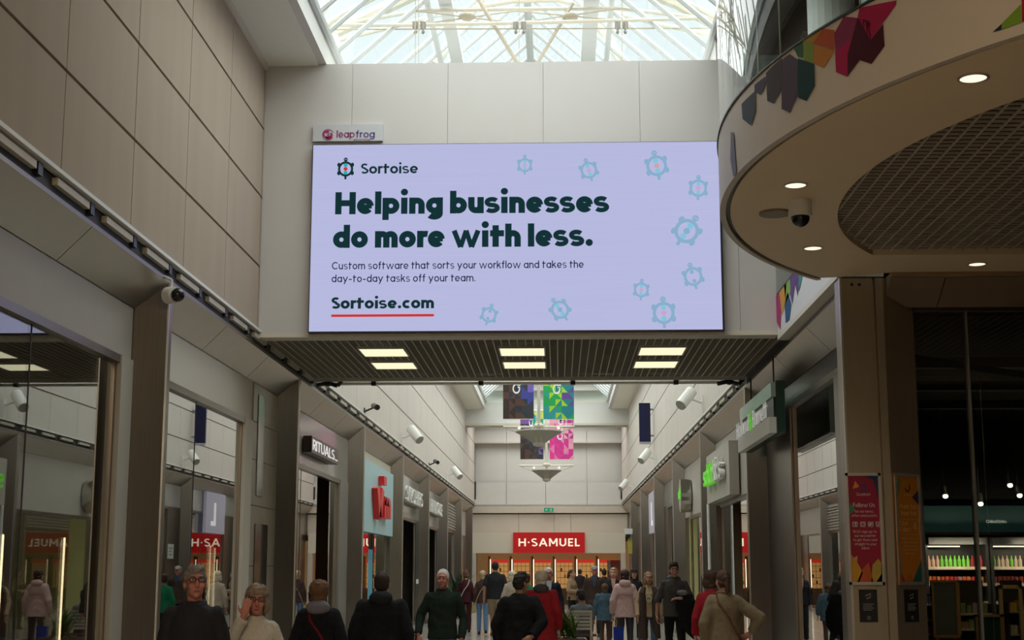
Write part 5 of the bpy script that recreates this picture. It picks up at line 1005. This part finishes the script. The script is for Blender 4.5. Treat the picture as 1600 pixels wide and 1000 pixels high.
def person(label, X, Y, h=1.7, head=0., top=(.03, .03, .03), legs=(.03, .03, .04), hair=(.05, .03, .02), style='short', sk='fair', female=False, arms=None, walk=.0,
           coat=None, sleeve=1., hood=None, collar=None, turn=0., tilt=0., sit=False, near=False, build=1., belt=None, shoes=(.03, .028, .028), skirt=None, shorts=False, back=False, group=None, extra=None, vneck=None, topm=None):
    """local frame: faces -Y, z up; root at the feet"""
    s = h/1.733; t = thing('person', (X, Y, 0), label, 'person', group); t['_at'] = (0, 0, 0)
    del t['_at']; t.rotation_euler = (0, 0, math.radians(head)); vox = .0085 if near else .013; ww = build*(.93 if female else 1.)
    hz = .92*s; sh = 1.44*s; sw = (.138 if female else .158)*s*ww; dz = -.45*s if sit else 0; L = {}
    hz += dz; sh += dz
    T = V(0, -.0 if not sit else 0, 0)
    # legs
    hips = {}; knees = {}; ank = {}
    for sd in (-1, 1):
        hp = V(sd*.09*s, 0, hz); st = walk*sd
        if sit: kn = V(sd*.11*s, -.42*s, hz+.02); an = V(sd*.11*s, -.44*s, .09*s)
        else: kn = V(sd*.095*s, -st*.16*s-.02*s-abs(walk)*.03*s, .49*s); an = V(sd*.10*s, -st*.30*s+.01, .085*s+(.03*s if st < 0 else 0))
        hips[sd], knees[sd], ank[sd] = hp, kn, an
    arms = arms or {}
    P_ = {}
    for sd in (-1, 1):
        S_ = V(sd*sw, 0, sh-.052*s); e, w, hd, up, cu = arms.get(sd, (None,)*5) if sd in arms else (None,)*5
        if e is None: e = (sd*(.215*ww+.012), .03, 1.12); w = (sd*(.225*ww+.012), -.05+walk*sd*.08, .88); hd = (0, -.12, -1); up = (-sd, 0, 0); cu = .6
        P_[sd] = (S_, V(*e)*s+V(0, 0, dz), V(*w)*s+V(0, 0, dz), hd, up, cu)
    hc = V(0, -.015*s, 1.617*s+dz); Rh = Euler((math.radians(tilt), 0, math.radians(turn))).to_matrix(); nk = V(0, .01*s, 1.49*s+dz)
    H = lambda x, y, z: nk+Rh @ (V(x, y, z)*s+(hc-nk))
    # body: one continuous fused surface
    m = M()
    oval(m, [(0, 0, hz-.06*s, .10*s*ww, .09*s), (0, 0, hz+.04*s, .155*s*ww, .105*s), (0, 0, hz+.2*s, .125*s*ww, .09*s), (0, 0, hz+.38*s, .15*s*ww, .105*s), (0, .0, sh-.06*s, .145*s*ww, .09*s), (0, .0, sh+.03*s, .075*s, .06*s)])
    limb(m, [nk-V(0, -.01, .07*s), nk, nk+Rh @ V(0, -.01*s, .07*s)], [.062*s, .055*s, .055*s])
    m.ell(H(0, .012, .025), .075*s, .094*s, .093*s, 20, 14, rot=Rh); m.ell(H(0, -.030, -.045), .058*s, .062*s, .072*s, 18, 12, rot=Rh); m.ell(H(0, -.062, -.098), .026*s, .022*s, .018*s, 10, 8, rot=Rh)
    m.tube(H(0, -.088, .018), H(0, -.112, -.028), .009*s, .015*s, n=10); m.ell(H(0, -.104, -.032), .018*s, .014*s, .011*s, 10, 8, rot=Rh); m.ell(H(0, -.082, .040), .052*s, .018*s, .012*s, 12, 8, rot=Rh)
    for sd in (-1, 1): m.ell(H(sd*.077, .012, -.012), .011*s, .020*s, .032*s, 10, 8, rot=Rh); m.ell(H(sd*.036, -.070, -.028), .026*s, .022*s, .022*s, 10, 8, rot=Rh)
    for sd in (-1, 1):
        limb(m, [hips[sd], knees[sd], ank[sd]], [.078*s*ww, .052*s, .036*s]); m.ell(ank[sd]+V(0, -.06*s, -.045*s), .04*s, .11*s, .035*s)
        S_, e, w, hd, up, cu = P_[sd]; limb(m, [S_, e, w], [.048*s, .038*s, .027*s]); hand(m, w+Vector(hd).normalized()*.015, hd, up, sd, s, cu)
    finish(m.build('body', skin(sk), t, fix=False), .006 if near else .009, 2)
    # eyes, brows, mouth
    if not back:
        m = M()
        for sd in (-1, 1): m.ell(H(sd*.031, -.084, .018), .0125*s, .008*s, .0085*s, 10, 8, rot=Rh)
        m.build('eyes', flat((.55, .52, .5), .2), t, smooth=True); m = M()
        for sd in (-1, 1): m.ell(H(sd*.031, -.0905, .018), .006*s, .004*s, .006*s, 8, 6, rot=Rh)
        m.build('pupils', flat((.02, .015, .01), .2), t); m = M()
        for sd in (-1, 1): m.tube(H(sd*.015, -.099, .038), H(sd*.050, -.086, .040), .0045*s, .003*s, n=6)
        m.build('eyebrows', flat(tuple(c*.7 for c in hair)), t); m = M(); m.ell(H(0, -.089, -.066), .025*s, .009*s, .0075*s, 12, 6, rot=Rh); m.build('mouth', flat((.30, .09, .08), .4), t)
    # hair
    m = M(); hm = mat('hair', hair, .7, noise=.3, nscale=90, stretch=(1, 1, .2), spec=.3) if ('hair', hair) not in _mc else _mc[('hair', hair)]; _mc[('hair', hair)] = hm
    if style != 'bald':
        m.ell(H(0, .022, .040), .083*s, .098*s, .092*s, 20, 14, rot=Rh); m.ell(H(0, .045, -.005), .080*s, .072*s, .085*s, 18, 12, rot=Rh)
        if style in ('short', 'quiff'): m.ell(H(0, -.035, .095), .066*s, .055*s, .036*s, 16, 10, rot=Rh)
        if style == 'quiff': m.ell(H(0, -.02, .115), .065*s, .06*s, .035*s, 16, 10, rot=Rh)
        if style == 'bob':
            m.ell(H(0, .022, .062), .098*s, .108*s, .084*s, 20, 14, rot=Rh)
            for sd in (-1, 1): m.ell(H(sd*.084, .02, -.030), .028*s, .055*s, .085*s, 14, 10, rot=Rh)
            m.ell(H(0, .06, -.045), .088*s, .05*s, .08*s, 16, 10, rot=Rh)
        if style == 'long':
            for sd in (-1, 1): m.ell(H(sd*.068, .02, -.06), .030*s, .05*s, .12*s, 12, 10, rot=Rh)
            m.ell(H(0, .07, -.10), .082*s, .04*s, .15*s, 16, 10, rot=Rh)
        if style == 'bun': m.ell(H(0, .05, .12), .045*s, .045*s, .04*s, 14, 10, rot=Rh); m.ell(H(.05, .06, -.09), .02*s, .02*s, .05*s, 8, 8, rot=Rh)
        if style == 'pony': m.ell(H(0, .12, .03), .03*s, .03*s, .03*s, 10, 8, rot=Rh); m.ell(H(0, .135, -.06), .032*s, .03*s, .09*s, 12, 8, rot=Rh)
        if style == 'full': m.ell(H(0, .035, .035), .100*s, .108*s, .102*s, 20, 14, rot=Rh); m.ell(H(0, .06, -.06), .085*s, .06*s, .07*s, 18, 12, rot=Rh)
    else:
        m.ell(H(0, .026, .036), .083*s, .100*s, .097*s, 20, 14, rot=Rh); m.ell(H(0, .04, -.01), .081*s, .07*s, .07*s, 18, 12, rot=Rh)
    finish(m.build('hair', hm, t, fix=False), .008 if near else .011, 1, .032 if style != 'bald' else .008, HN)
    # top / coat
    hem = (coat if coat else .86)*s+dz; g = .018*s+(.012*s if coat else 0); m = M(); tm = topm or cloth(top)
    rr = []; fl = .03*s if coat and coat < .7 else 0
    if not sit and hem < hz-.02: rr.append((0, 0, hem, .175*s*ww+g+fl, .125*s+g+fl))
    if sit: hem = hz-.04
    rr += [(0, 0, max(hem, hz-.06*s)+.0, .168*s*ww+g, .118*s+g), (0, 0, hz+.10*s, (.150 if female else .158)*s*ww+g, .105*s+g), (0, 0, hz+.24*s, (.132 if female else .155)*s*ww+g, .10*s+g), (0, -.01*s if female else 0, hz+.38*s, .16*s*ww+g, (.125 if female else .115)*s+g),
           (0, 0, sh-.06*s, .158*s*ww+g, .10*s+g), (0, .005*s, sh+.0*s, .118*s*ww+g, .075*s+g), (0, .008*s, sh+.03*s, .08*s*ww+g*.6, .062*s+g*.6), (0, .01*s, sh+.055*s, .062*s+g*.4, .055*s+g*.4)]
    oval(m, rr)
    for sd in (-1, 1):
        S_, e, w, *_x = P_[sd]; we = e+(w-e)*((sleeve-.5)*2) if sleeve < 1 else w; gg = g+.004
        if sleeve >= .6: limb(m, [S_, e, we], [.044*s+gg, .040*s+gg, .030*s+gg], endball=False)
        else: limb(m, [S_, S_+(e-S_)*.8], [.046*s+gg, .05*s+gg], endball=False)
        m.ell(S_+V(-sd*.01, 0, .0), .046*s+g, .05*s+g, .046*s+g)
    finish(m.build('coat' if coat else 'top', tm, t, fix=False), vox, 3, .022 if not near else .026, CL)
    if hood:
        m = M(); m.ell(V(0, .085*s, sh+.035*s), .125*s, .075*s, .075*s, 18, 10); m.ell(V(0, .03*s, sh+.05*s), .105*s, .09*s, .042*s, 18, 10); finish(m.build('hood', cloth(hood), t, fix=False), vox, 3, .02, CL)
    if collar:
        m = M()
        n_ = 22; A = [V(.078*s*math.cos(a), .012*s+.074*s*math.sin(a), sh+.035*s+.02*s*math.sin(a)) for a in [-1.25+2*math.pi*i/n_ *.87+0 for i in range(n_)]]
        for a, b in zip(A, A[1:]): m.tube(a, b, .018*s, n=8)
        finish(m.build('collar', cloth(collar), t, fix=False), vox, 2)
    if vneck:
        m = M(); f = -(.118*s+g)
        m.faces([V(-.055*s, f*.60, sh+.05*s), V(.055*s, f*.60, sh+.05*s), V(.04*s, f*.97, sh-.08*s), V(.012*s, f*1.09, sh-.22*s), V(-.012*s, f*1.09, sh-.22*s), V(-.04*s, f*.97, sh-.08*s)], [(0, 1, 2, 5), (5, 2, 3, 4)])
        o = m.build('shirt_front', cloth(vneck), t); md = o.modifiers.new('thickness', 'SOLIDIFY'); md.thickness = .02; md.offset = 1
    # trousers
    m = M(); oval(m, [(0, 0, hz-.11*s, .10*s*ww, .09*s), (0, 0, hz-.04*s, .162*s*ww, .112*s), (0, 0, hz+.08*s, .155*s*ww, .105*s)])
    for sd in (-1, 1):
        if shorts: limb(m, [hips[sd], hips[sd]+(knees[sd]-hips[sd])*.95], [.095*s*ww, .082*s], endball=False)
        else: limb(m, [hips[sd], knees[sd], ank[sd]+V(0, 0, -.01)], [.092*s*ww, .066*s, .058*s], endball=False)
    finish(m.build('shorts' if shorts else 'trousers', cloth(legs), t, fix=False), vox, 3, .016, CL)
    for sd in (-1, 1):
        m = M(); a = ank[sd]; m.ell(V(a.x, a.y-.07*s, a.z-.045*s), .045*s, .115*s, .036*s, 14, 8); m.ell(V(a.x, a.y+.01*s, a.z-.03*s), .042*s, .05*s, .05*s, 12, 8); m.box((a.x-.042*s, a.y-.17*s, a.z-.085*s), (a.x+.042*s, a.y+.05*s, a.z-.06*s))
        finish(m.build('shoe', flat(shoes, .4), t, fix=False), .012, 2)
    if extra: extra(t, s, H, P_, Rh, hz, sh)
    return t
def glasses(t, s, H, *a):
    m = M()
    for sd in (-1, 1):
        c = [H(sd*.033+.024*math.cos(q), -.100, .014+.018*math.sin(q)) for q in [2*math.pi*i/14 for i in range(15)]]
        for p, q in zip(c, c[1:]): m.tube(p, q, .0028*s, n=6)
        m.tube(H(sd*.057, -.098, .018), H(sd*.080, .0, .012), .0025*s, n=6)
    m.tube(H(-.010, -.103, .018), H(.010, -.103, .018), .0025*s, n=6); m.build('spectacles', BLACK, t)
def cap(c, back=False):
    def f(t, s, H, P_, Rh, *a):
        m = M(); m.ell(H(0, .01, .072), .088*s, .102*s, .062*s, 20, 12, rot=Rh); y = .12 if back else -.12
        m.ell(H(0, y, .050), .062*s, .055*s, .008*s, 16, 8, rot=Rh); finish(m.build('cap', cloth(c), t, fix=False), .009, 2)
    return f
def strap(c, sd=1, bag=None, bz=.82, y=.13):
    def f(t, s, H, P_, Rh, hz, sh):
        m = M()
        for yy in (-y, y):
            pts = [V(-sd*.10*s, yy*.45*s, sh+.045*s), V(-sd*.07*s, yy*1.02*s, sh-.09*s), V(sd*.04*s, yy*1.14*s, hz+.28*s), V(sd*.13*s, yy*1.03*s, hz+.10*s), V(sd*.205*s, yy*.4*s, bz*s+.1*s)]
            for a, b in zip(pts, pts[1:]): m.tube(a, b, .013*s, n=8)
        m.build('bag_strap', cloth(c), t)
        if bag:
            m = M(); m.box((sd*.19*s, -.11*s, bz*s-.12*s), (sd*.29*s, .11*s, bz*s+.1*s)); o = m.build('shoulder_bag', cloth(bag), t); md = o.modifiers.new('round', 'BEVEL'); md.width = .03; md.segments = 3
    return f
def both(*fs):
    def f(*a):
        for q in fs: q(*a)
    return f
def at(px, Y): return atY(px, 900, Y).x
def carried(label, cat, name, X, Y, fn):
    t = thing(name, (X, Y, 0), label, cat); fn(t, V(X, Y, 0)); t['_at'] = (X, Y, 0); return t
# arms presets: side: (elbow, wrist, hand dir, palm up vec, curl)  (metres for 1.75 m figure)
def fold(sd, hx=.05, z=1.10, y=-.24): return ((sd*.26, -.02, 1.13), (sd*hx, y, z), (-sd*1, -.25, .05), (0, 0, 1), .7)
# --- foreground
def lean(a, b): return (a, b)
person('person in dark grey shirt and glasses with grey hair, looking upward', at(305, 10.3), 10.3, 1.665, 8, (.022, .022, .026), (.02, .02, .025), (.20, .18, .165), 'short', 'ruddy', collar=(.03, .03, .036), turn=14, tilt=-6, near=True, build=1.0, extra=glasses)
person('person in cream jumper and glasses, grey brown bob, hand on cheek', at(402, 10.9), 10.9, 1.52, 14, (.50, .47, .41), (.03, .03, .04), (.22, .16, .115), 'bob', 'ruddy', female=True, near=True, turn=0,
       arms={-1: ((-.27, -.12, 1.20), (-.115, -.165, 1.475), (.25, .06, 1), (0, -1, .1), .25), 1: ((.25, -.02, 1.13), (.22, -.26, 1.12), (-.1, -.7, .4), (-1, 0, .2), .9)}, extra=glasses)
person('person from behind in black coat with grey scarf and short brown hair', at(500, 13.2), 13.2, 1.545, 180, (.010, .010, .013), (.02, .02, .02), (.13, .065, .03), 'full', female=True, coat=.6, hood=(.17, .16, .19), near=True, back=True, build=1.14, extra=strap((.16, .01, .02), -1, (.02, .02, .02)), turn=-8)
person('person from behind in black quilted jacket with cropped dark hair', at(597, 14.3), 14.3, 1.62, 180, (.010, .011, .014), (.02, .02, .025), (.035, .022, .018), 'bald', coat=.78, hood=(.02, .024, .028), near=True, back=True, build=1.22)
gc_ = (.012, .02, .014)
person('person with white hair in dark green jumper, leaning on walking stick', at(692, 18), 18, 1.645, -4, gc_, (.05, .09, .16), (.62, .60, .56), 'bald', 'ruddy', collar=(.02, .03, .02), near=True, build=1.08, walk=.5,
       arms={-1: ((-.29, .02, 1.16), (-.30, -.10, .93), (0, -.3, -1), (-.2, -1, 0), 1.2), 1: ((.27, .04, 1.12), (.26, -.08, .87), (0, -.1, -1), (1, 0, 0), 1.0)}, vneck=None)
def cane(t, o):
    m = M(); x, y = o.x-.315, o.y-.13; m.tube((x, y, .02), (x, y, .86), .011, n=10); m.build('shaft', flat((.02, .012, .008), .3), t); m = M(); m.tube((x, y+.05, .865), (x, y-.08, .865), .014, n=10); m.build('handle', BLACK, t); m = M(); m.tube((x, y, 0), (x, y, .025), .016, n=10); m.build('rubber_tip', BLACK, t)
def carry(name, label, cat, X, Y, fn):
    t = thing(name, (X, Y, 0), label, cat); fn(t, V(X, Y, 0)); return t
carry('walking_stick', 'thin dark walking stick held by the person with white hair', 'walking stick', at(692, 18), 18, cane)
def shopbag(c, w, h_, d_, hh, topz, hc=None):
    def f(t, o):
        x, y, z = o.x, o.y, topz-hh-h_; m = M()
        m.faces([(x-w*.45, y-d_*.4, z), (x+w*.45, y-d_*.4, z), (x+w*.45, y+d_*.4, z), (x-w*.45, y+d_*.4, z), (x-w/2, y-d_/2, z+h_), (x+w/2, y-d_/2, z+h_), (x+w/2, y+d_*.5, z+h_), (x-w/2, y+d_/2, z+h_)], [(0, 3, 2, 1), (4, 5, 6, 7), (0, 1, 5, 4), (1, 2, 6, 5), (2, 3, 7, 6), (3, 0, 4, 7)])
        m.build('bag_body', flat(c, .5), t); m = M()
        for yy in (-d_*.4, d_*.4): m.pipe([(x-w*.25, y+yy, z+h_-.02), (x-w*.12, y+yy*.6, topz), (x+w*.12, y+yy*.6, topz), (x+w*.25, y+yy, z+h_-.02)], .008)
        m.build('handles', flat(hc or c, .5), t)
    return f
carry('carrier_bag', 'small purple carrier bag held by the white haired person', 'bag', at(692, 18)+.27, 17.9, shopbag((.10, .03, .22), .24, .28, .1, .10, .80, (.3, .2, .5)))
person('person from behind in all black with thick black hair, head turned', at(812, 17), 17, 1.60, 180, (.008, .008, .009), (.012, .012, .014), (.02, .015, .012), 'quiff', 'tan', coat=.82, near=True, back=True, turn=-38, build=1.16,
       arms={-1: ((-.29, .08, 1.14), (-.17, .14, .98), (.5, .2, -.3), (0, 1, 0), .8), 1: ((.29, .02, 1.12), (.27, -.03, .88), (0, 0, -1), (1, 0, 0), .6)})
person('person from behind in long red jacket with grey hood, pale hair', at(846, 21), 21, 1.625, 176, (.28, .012, .016), (.05, .07, .12), (.50, .42, .30), 'full', coat=.66, hood=(.055, .052, .055), near=True, back=True, build=1.1, turn=-10)
person('person from behind in khaki trench coat, one hand on the hip', at(1130, 16.6), 16.6, 1.63, 180, (.20, .155, .095), (.06, .04, .03), (.07, .035, .02), 'pony', coat=.55, female=True, near=True, back=True, build=1.05, collar=(.2, .155, .095),
       arms={-1: ((-.42, .04, 1.19), (-.33, -.02, 1.02), (.75, -.1, -.5), (0, 1, 0), .7), 1: ((.24, .03, 1.12), (.22, -.05, .88), (0, 0, -1), (1, 0, 0), .6)}, extra=strap((.14, .06, .04), -1, (.16, .02, .04)), turn=18)
person('person in a deep red top standing just beyond the khaki trench coat', at(1110, 19), 19, 1.62, 178, (.28, .012, .02), (.35, .3, .25), (.06, .03, .02), 'bob', female=True, back=True)
# --- middle distance, right group
def sweat(t, s, H, P_, Rh, hz, sh):
    m = M(); m.ell(V(0, -.155*s, hz+.30*s), .06*s, .008, .075*s, 12, 8); m.build('shirt_patch', cloth((.55, .50, .40)), t)
    m = M(); lettering(m, 'TT', V(-.045*s, -.170*s, hz+.27*s), XA, ZA, .05*s, .25, .06); m.build('shirt_print', BLACK, t); m = M(); m.tube(H(-.03, -.06, -.11), H(0, -.13, -.20), .004); m.tube(H(.03, -.06, -.11), H(0, -.13, -.20), .004); m.build('necklace', BLACK, t)
    for sd in (-1, 1):
        m = M(); x = sd*.125*s; g = V(x, -.05*s, 0)
        oval(m, [(x, -.06*s, .45*s, .10*s, .12*s), (x*.98, -.06*s, hz, .082*s, .115*s), (x*.95, -.055*s, sh-.1*s, .07*s, .105*s), (x*.75, -.02*s, sh+.02*s, .055*s, .085*s)]); finish(m.build('coat_front', FLOR, t, fix=False), .013, 3, .02, CL)
FLOR = mat('floral_cloth', (.055, .03, .022), .8, noise=.95, nscale=45)
def tee(t, s, H, P_, Rh, hz, sh): pass
person('person in a tan top, jeans and an open dark floral coat, walking forward', at(1013, 27), 27, 1.60, 0, (.46, .33, .20), (.07, .12, .20), (.34, .19, .10), 'long', female=True, walk=.5, near=True, extra=sweat, vneck=None)
def dropcoat(t, s, H, P_, Rh, hz, sh):
    pass
person('person in charcoal hooded top carrying a black coat over one arm', at(1053, 25), 25, 1.755, 2, (.075, .068, .068), (.012, .012, .014), (.035, .022, .016), 'quiff', 'fair', hood=(.085, .078, .078), near=True, walk=.5, sleeve=.62, build=1.08,
       arms={-1: ((-.27, .02, 1.14), (-.30, -.02, .90), (0, -.1, -1), (-1, 0, 0), .5), 1: ((.28, -.02, 1.14), (.08, -.27, 1.16), (-1, -.1, 0), (0, 0, 1), .6)})
def coatdrape(t, o):
    m = M(); x, y = o.x+.17, o.y-.19
    m.rings([[(x+rx*math.cos(a)+dx, y+ry*math.sin(a), z) for a in [2*math.pi*i/16 for i in range(16)]] for rx, ry, z, dx in ((.03, .02, .42, .20), (.08, .06, .60, .10), (.17, .09, .72, .06), (.20, .11, .95, .05), (.18, .11, 1.12, .0), (.13, .08, 1.24, -.02), (.05, .03, 1.28, -.02))])
    finish(m.build('coat_body', cloth((.010, .010, .012)), t, fix=False), .012, 2, .05, CL)
    m = M(); m.ell((x-.05, y-.05, 1.26), .10, .05, .05); finish(m.build('crumpled_lining', cloth((.16, .15, .17)), t, fix=False), .012, 2, .04, CL)
carry('draped_coat', 'black coat hanging over the arm of the person in the charcoal hooded top', 'coat', at(1053, 25), 25, coatdrape)
def band(t, s, H, P_, Rh, *a):
    m = M(); m.rings([[H(.091*math.cos(q), .022+.105*math.sin(q), z) for q in [2*math.pi*i/20 for i in range(20)]] for z in (-.02, .045)], cap=False); o = m.build('headband', cloth((.55, .55, .56)), t); md = o.modifiers.new('thickness', 'SOLIDIFY'); md.thickness = .012
    m = M(); m.rings([[V((.195)*s*math.cos(q), .155*s*math.sin(q), 1.24*s+z) for q in [2*math.pi*i/24 for i in range(24)]] for z in (-.012, .012)], cap=False); m.build('yoke_seam', cloth((.42, .26, .25)), t)
person('person seen from behind in a pale pink hooded raincoat with a white headband', at(976, 28), 28, 1.64, 180, (.56, .38, .36), (.05, .05, .06), (.05, .03, .025), 'full', female=True, coat=.80, hood=(.60, .41, .39), near=True, back=True, build=1.12, extra=band)
carry('carrier_bag', 'bright blue carrier bag beside the legs of the pink raincoat', 'bag', at(965.5, 28), 28, shopbag((.01, .035, .30), .20, .36, .12, .14, .72, (.5, .33, .1)))
person('person in a navy blazer and pale shirt with white cap like hair, facing forward', at(857, 27), 27, 1.68, 5, (.016, .02, .03), (.03, .03, .04), (.62, .60, .58), 'bald', 'ruddy', coat=.8, vneck=(.38, .42, .46), near=False)
person('person in a brown jacket and grey flat cap, hands behind the back', at(929, 37), 37, 1.73, -3, (.045, .028, .02), (.016, .015, .018), (.2, .17, .15), 'bald', 'ruddy', coat=.80, extra=cap((.30, .27, .25)), walk=.4, build=1.12, vneck=(.03, .045, .09))
person('blond person in black wide necked top, left of the pink raincoat', at(958, 34), 34, 1.68, 0, (.012, .012, .014), (.012, .012, .014), (.42, .32, .2), 'short', female=True, vneck=(.42, .22, .16))
camo = mat('camo_cloth', (.035, .075, .11), .8, noise=.9, nscale=14)
person('child seen from behind in a blue camouflage jacket and brown trousers', at(945, 32), 32, 1.34, 180, (.035, .075, .11), (.06, .035, .028), (.09, .045, .025), 'full', coat=.72, back=True, topm=camo, build=1.25)
person('person in black with long black hair and a dark peaked cap, behind the pink raincoat', at(991, 34.5), 34.5, 1.66, -5, (.014, .012, .014), (.02, .02, .02), (.015, .01, .01), 'long', female=True, extra=cap((.02, .018, .02)))
person('person in a khaki brown jacket and black trousers turned sideways near the bench', at(893, 41), 41, 1.64, 62, (.27, .18, .105), (.01, .01, .012), (.06, .03, .02), 'pony', female=True, arms={1: fold(1), -1: fold(-1)})
# --- middle distance, left group
person('person seen from behind in a long burgundy jumpsuit with hair in a bun', at(728, 38.5), 38.5, 1.62, 180, (.05, .012, .016), (.05, .012, .016), (.12, .06, .035), 'bun', female=True, back=True, walk=.35, extra=strap((.5, .42, .35), 1), arms={1: ((.25, -.02, 1.16), (.17, -.2, 1.25), (-.3, -.4, 1), (0, 0, 1), .5)})
person('person seen from behind in a brown top and flared blue jeans with blond hair', at(754, 38), 38, 1.61, 180, (.06, .03, .026), (.13, .24, .42), (.42, .29, .17), 'full', female=True, back=True, walk=.35, extra=strap((.4, .3, .22), 1, (.35, .28, .12), .70))
person('tall person seen from behind in a dark padded waistcoat and khaki shorts', at(774, 37), 37, 1.84, 176, (.018, .018, .022), (.26, .19, .12), (.02, .015, .012), 'bald', 'tan', back=True, shorts=True, sleeve=.5, build=1.15, walk=.5, shoes=(.1, .06, .05))
person('blond person half hidden behind the dark haired person in all black', at(800, 33), 33, 1.60, 180, (.4, .33, .26), (.1, .1, .1), (.60, .50, .38), 'bob', female=True, back=True)
person('person in a bright green top between the two people in black and red', at(823, 30), 30, 1.56, 175, (.01, .17, .08), (.03, .03, .03), (.05, .02, .015), 'short', back=True, female=True)
person('small distant person in dark clothes in front of the lit jewellery cabinets', at(906, 60), 60, 1.66, 180, (.03, .02, .02), (.02, .02, .02), (.03, .02, .015), 'short', back=True)
person('distant person behind the brown jacket, only dark hair and shoulders showing', at(944, 46), 46, 1.66, 180, (.03, .025, .03), (.02, .02, .02), (.02, .015, .012), 'short', back=True)
# --- seated reader on a bench
bt = thing('bench', (at(903, 28.4), 28.4, 0), 'metal bench with slatted back facing away beside the red jacket', 'bench')
bxx = at(903, 28.4); BM = mat('bench_metal', (.38, .36, .31), .4, metal=.4, noise=.08)
x0, x1 = bxx-.20, bxx+.24
for k in range(5): m = M(); m.box((x0, 28.0+.012*k, .52+k*.065), (x1, 28.03+.012*k, .565+k*.065)); m.build('back_slat', BM, bt)
m = M(); m.box((x0-.02, 28.0, .84), (x1+.02, 28.06, .88)); m.build('top_rail', BM, bt)
for xx in (x0-.02, x1-.02): m = M(); m.faces([(xx, 27.97, .40), (xx+.04, 27.97, .40), (xx+.04, 28.01, .40), (xx, 28.01, .40), (xx, 28.05, .86), (xx+.04, 28.05, .86), (xx+.04, 28.09, .86), (xx, 28.09, .86)], [(0, 3, 2, 1), (4, 5, 6, 7), (0, 1, 5, 4), (1, 2, 6, 5), (2, 3, 7, 6), (3, 0, 4, 7)]); m.build('back_post', BM, bt)
m = M(); m.box((x0-.6, 27.98, .40), (x1+.1, 28.55, .44)); m.build('seat', flat((.1, .06, .035), .5), bt)
for xx in (x0-.5, x1-.02):
    for yy in (28.05, 28.45): m = M(); m.box((xx, yy, 0), (xx+.04, yy+.04, .40)); m.build('leg', BM, bt)
person('seated person in a grey T-shirt and black cap reading a newspaper on the bench', at(908, 28.3), 28.28, 1.70, 172, (.12, .13, .14), (.03, .03, .035), (.02, .015, .015), 'short', 'tan', sit=True, back=True, sleeve=.55, turn=28, extra=cap((.015, .013, .015)), arms={1: ((.30, -.14, 1.13), (.42, -.38, 1.16), (.3, -.6, .2), (0, 0, 1), .7), -1: ((-.22, -.05, 1.10), (-.16, -.30, 1.1), (0, -1, 0), (0, 0, 1), .6)})
for o in [o for o in COL.objects if o.get('label', '').startswith('seated person')]: pass
def paper(t, o):
    m = M(); x, y, z = o.x, o.y, .48; m.faces([(x-.26, y, z+.03), (x+.02, y+.04, z), (x+.10, y+.04, z+.33), (x-.20, y, z+.40), (x-.26, y+.01, z+.03), (x+.02, y+.05, z), (x+.10, y+.05, z+.33), (x-.20, y+.01, z+.40)], [(0, 1, 2, 3), (7, 6, 5, 4), (0, 4, 5, 1), (1, 5, 6, 2), (2, 6, 7, 3), (3, 7, 4, 0)]); m.build('page', mat('newsprint', (.42, .40, .40), .8, noise=.5, nscale=40), t)
    m = M(); m.faces([(x-.18, y-.004, z+.24), (x-.02, y+.018, z+.22), (x+.02, y+.018, z+.32), (x-.15, y-.004, z+.345)], [(0, 1, 2, 3)]); m.build('picture_block', flat((.45, .3, .28)), t)
carry('newspaper', 'open newspaper held up beside the seated reader', 'newspaper', at(880, 28.6), 28.6, paper)
# --- planters
def plant(X, Y, hgt, label, n=40, spread=.45, seed=1, cc=(.02, .06, .02)):
    rr = random.Random(seed); t = thing('planter', (X, Y, 0), label, 'planter'); m = M(); m.box((X-.35, Y-.3, 0), (X+.35, Y+.3, .45)); m.build('box', flat((.12, .09, .06), .5), t)
    m = M(); m.box((X-.32, Y-.27, .43), (X+.32, Y+.27, .455)); m.build('soil', flat((.03, .02, .015)), t)
    for q in range(n):
        m = M(); a = rr.uniform(0, 6.28); r = rr.uniform(.05, spread); zt = rr.uniform(.45+hgt*.4, .45+hgt); b = V(X+rr.uniform(-.2, .2), Y+rr.uniform(-.15, .15), .44); e = V(X+r*math.cos(a), Y+r*math.sin(a)*.7, zt); mid = (b+e)/2+V(0, 0, .12*hgt)
        w = V(-math.sin(a), math.cos(a), 0)*rr.uniform(.02, .045); m.faces([b-w*.2, b+w*.2, mid+w, e, mid-w], [(0, 1, 2, 4), (4, 2, 3)]); o = m.build('leaf', flat(tuple(c*rr.choice((.7, 1, 1.5)) for c in cc), .4), t)
        if q > 60: break
plant(at(716, 50), 50, 1.25, 'dark planter with a leafy green bush beyond the burgundy jumpsuit', 60, .75, 3)
plant(at(884, 26.2), 26.2, .55, 'planter with yellow green leaves in front of the slatted bench', 40, .4, 5, (.06, .12, .02))
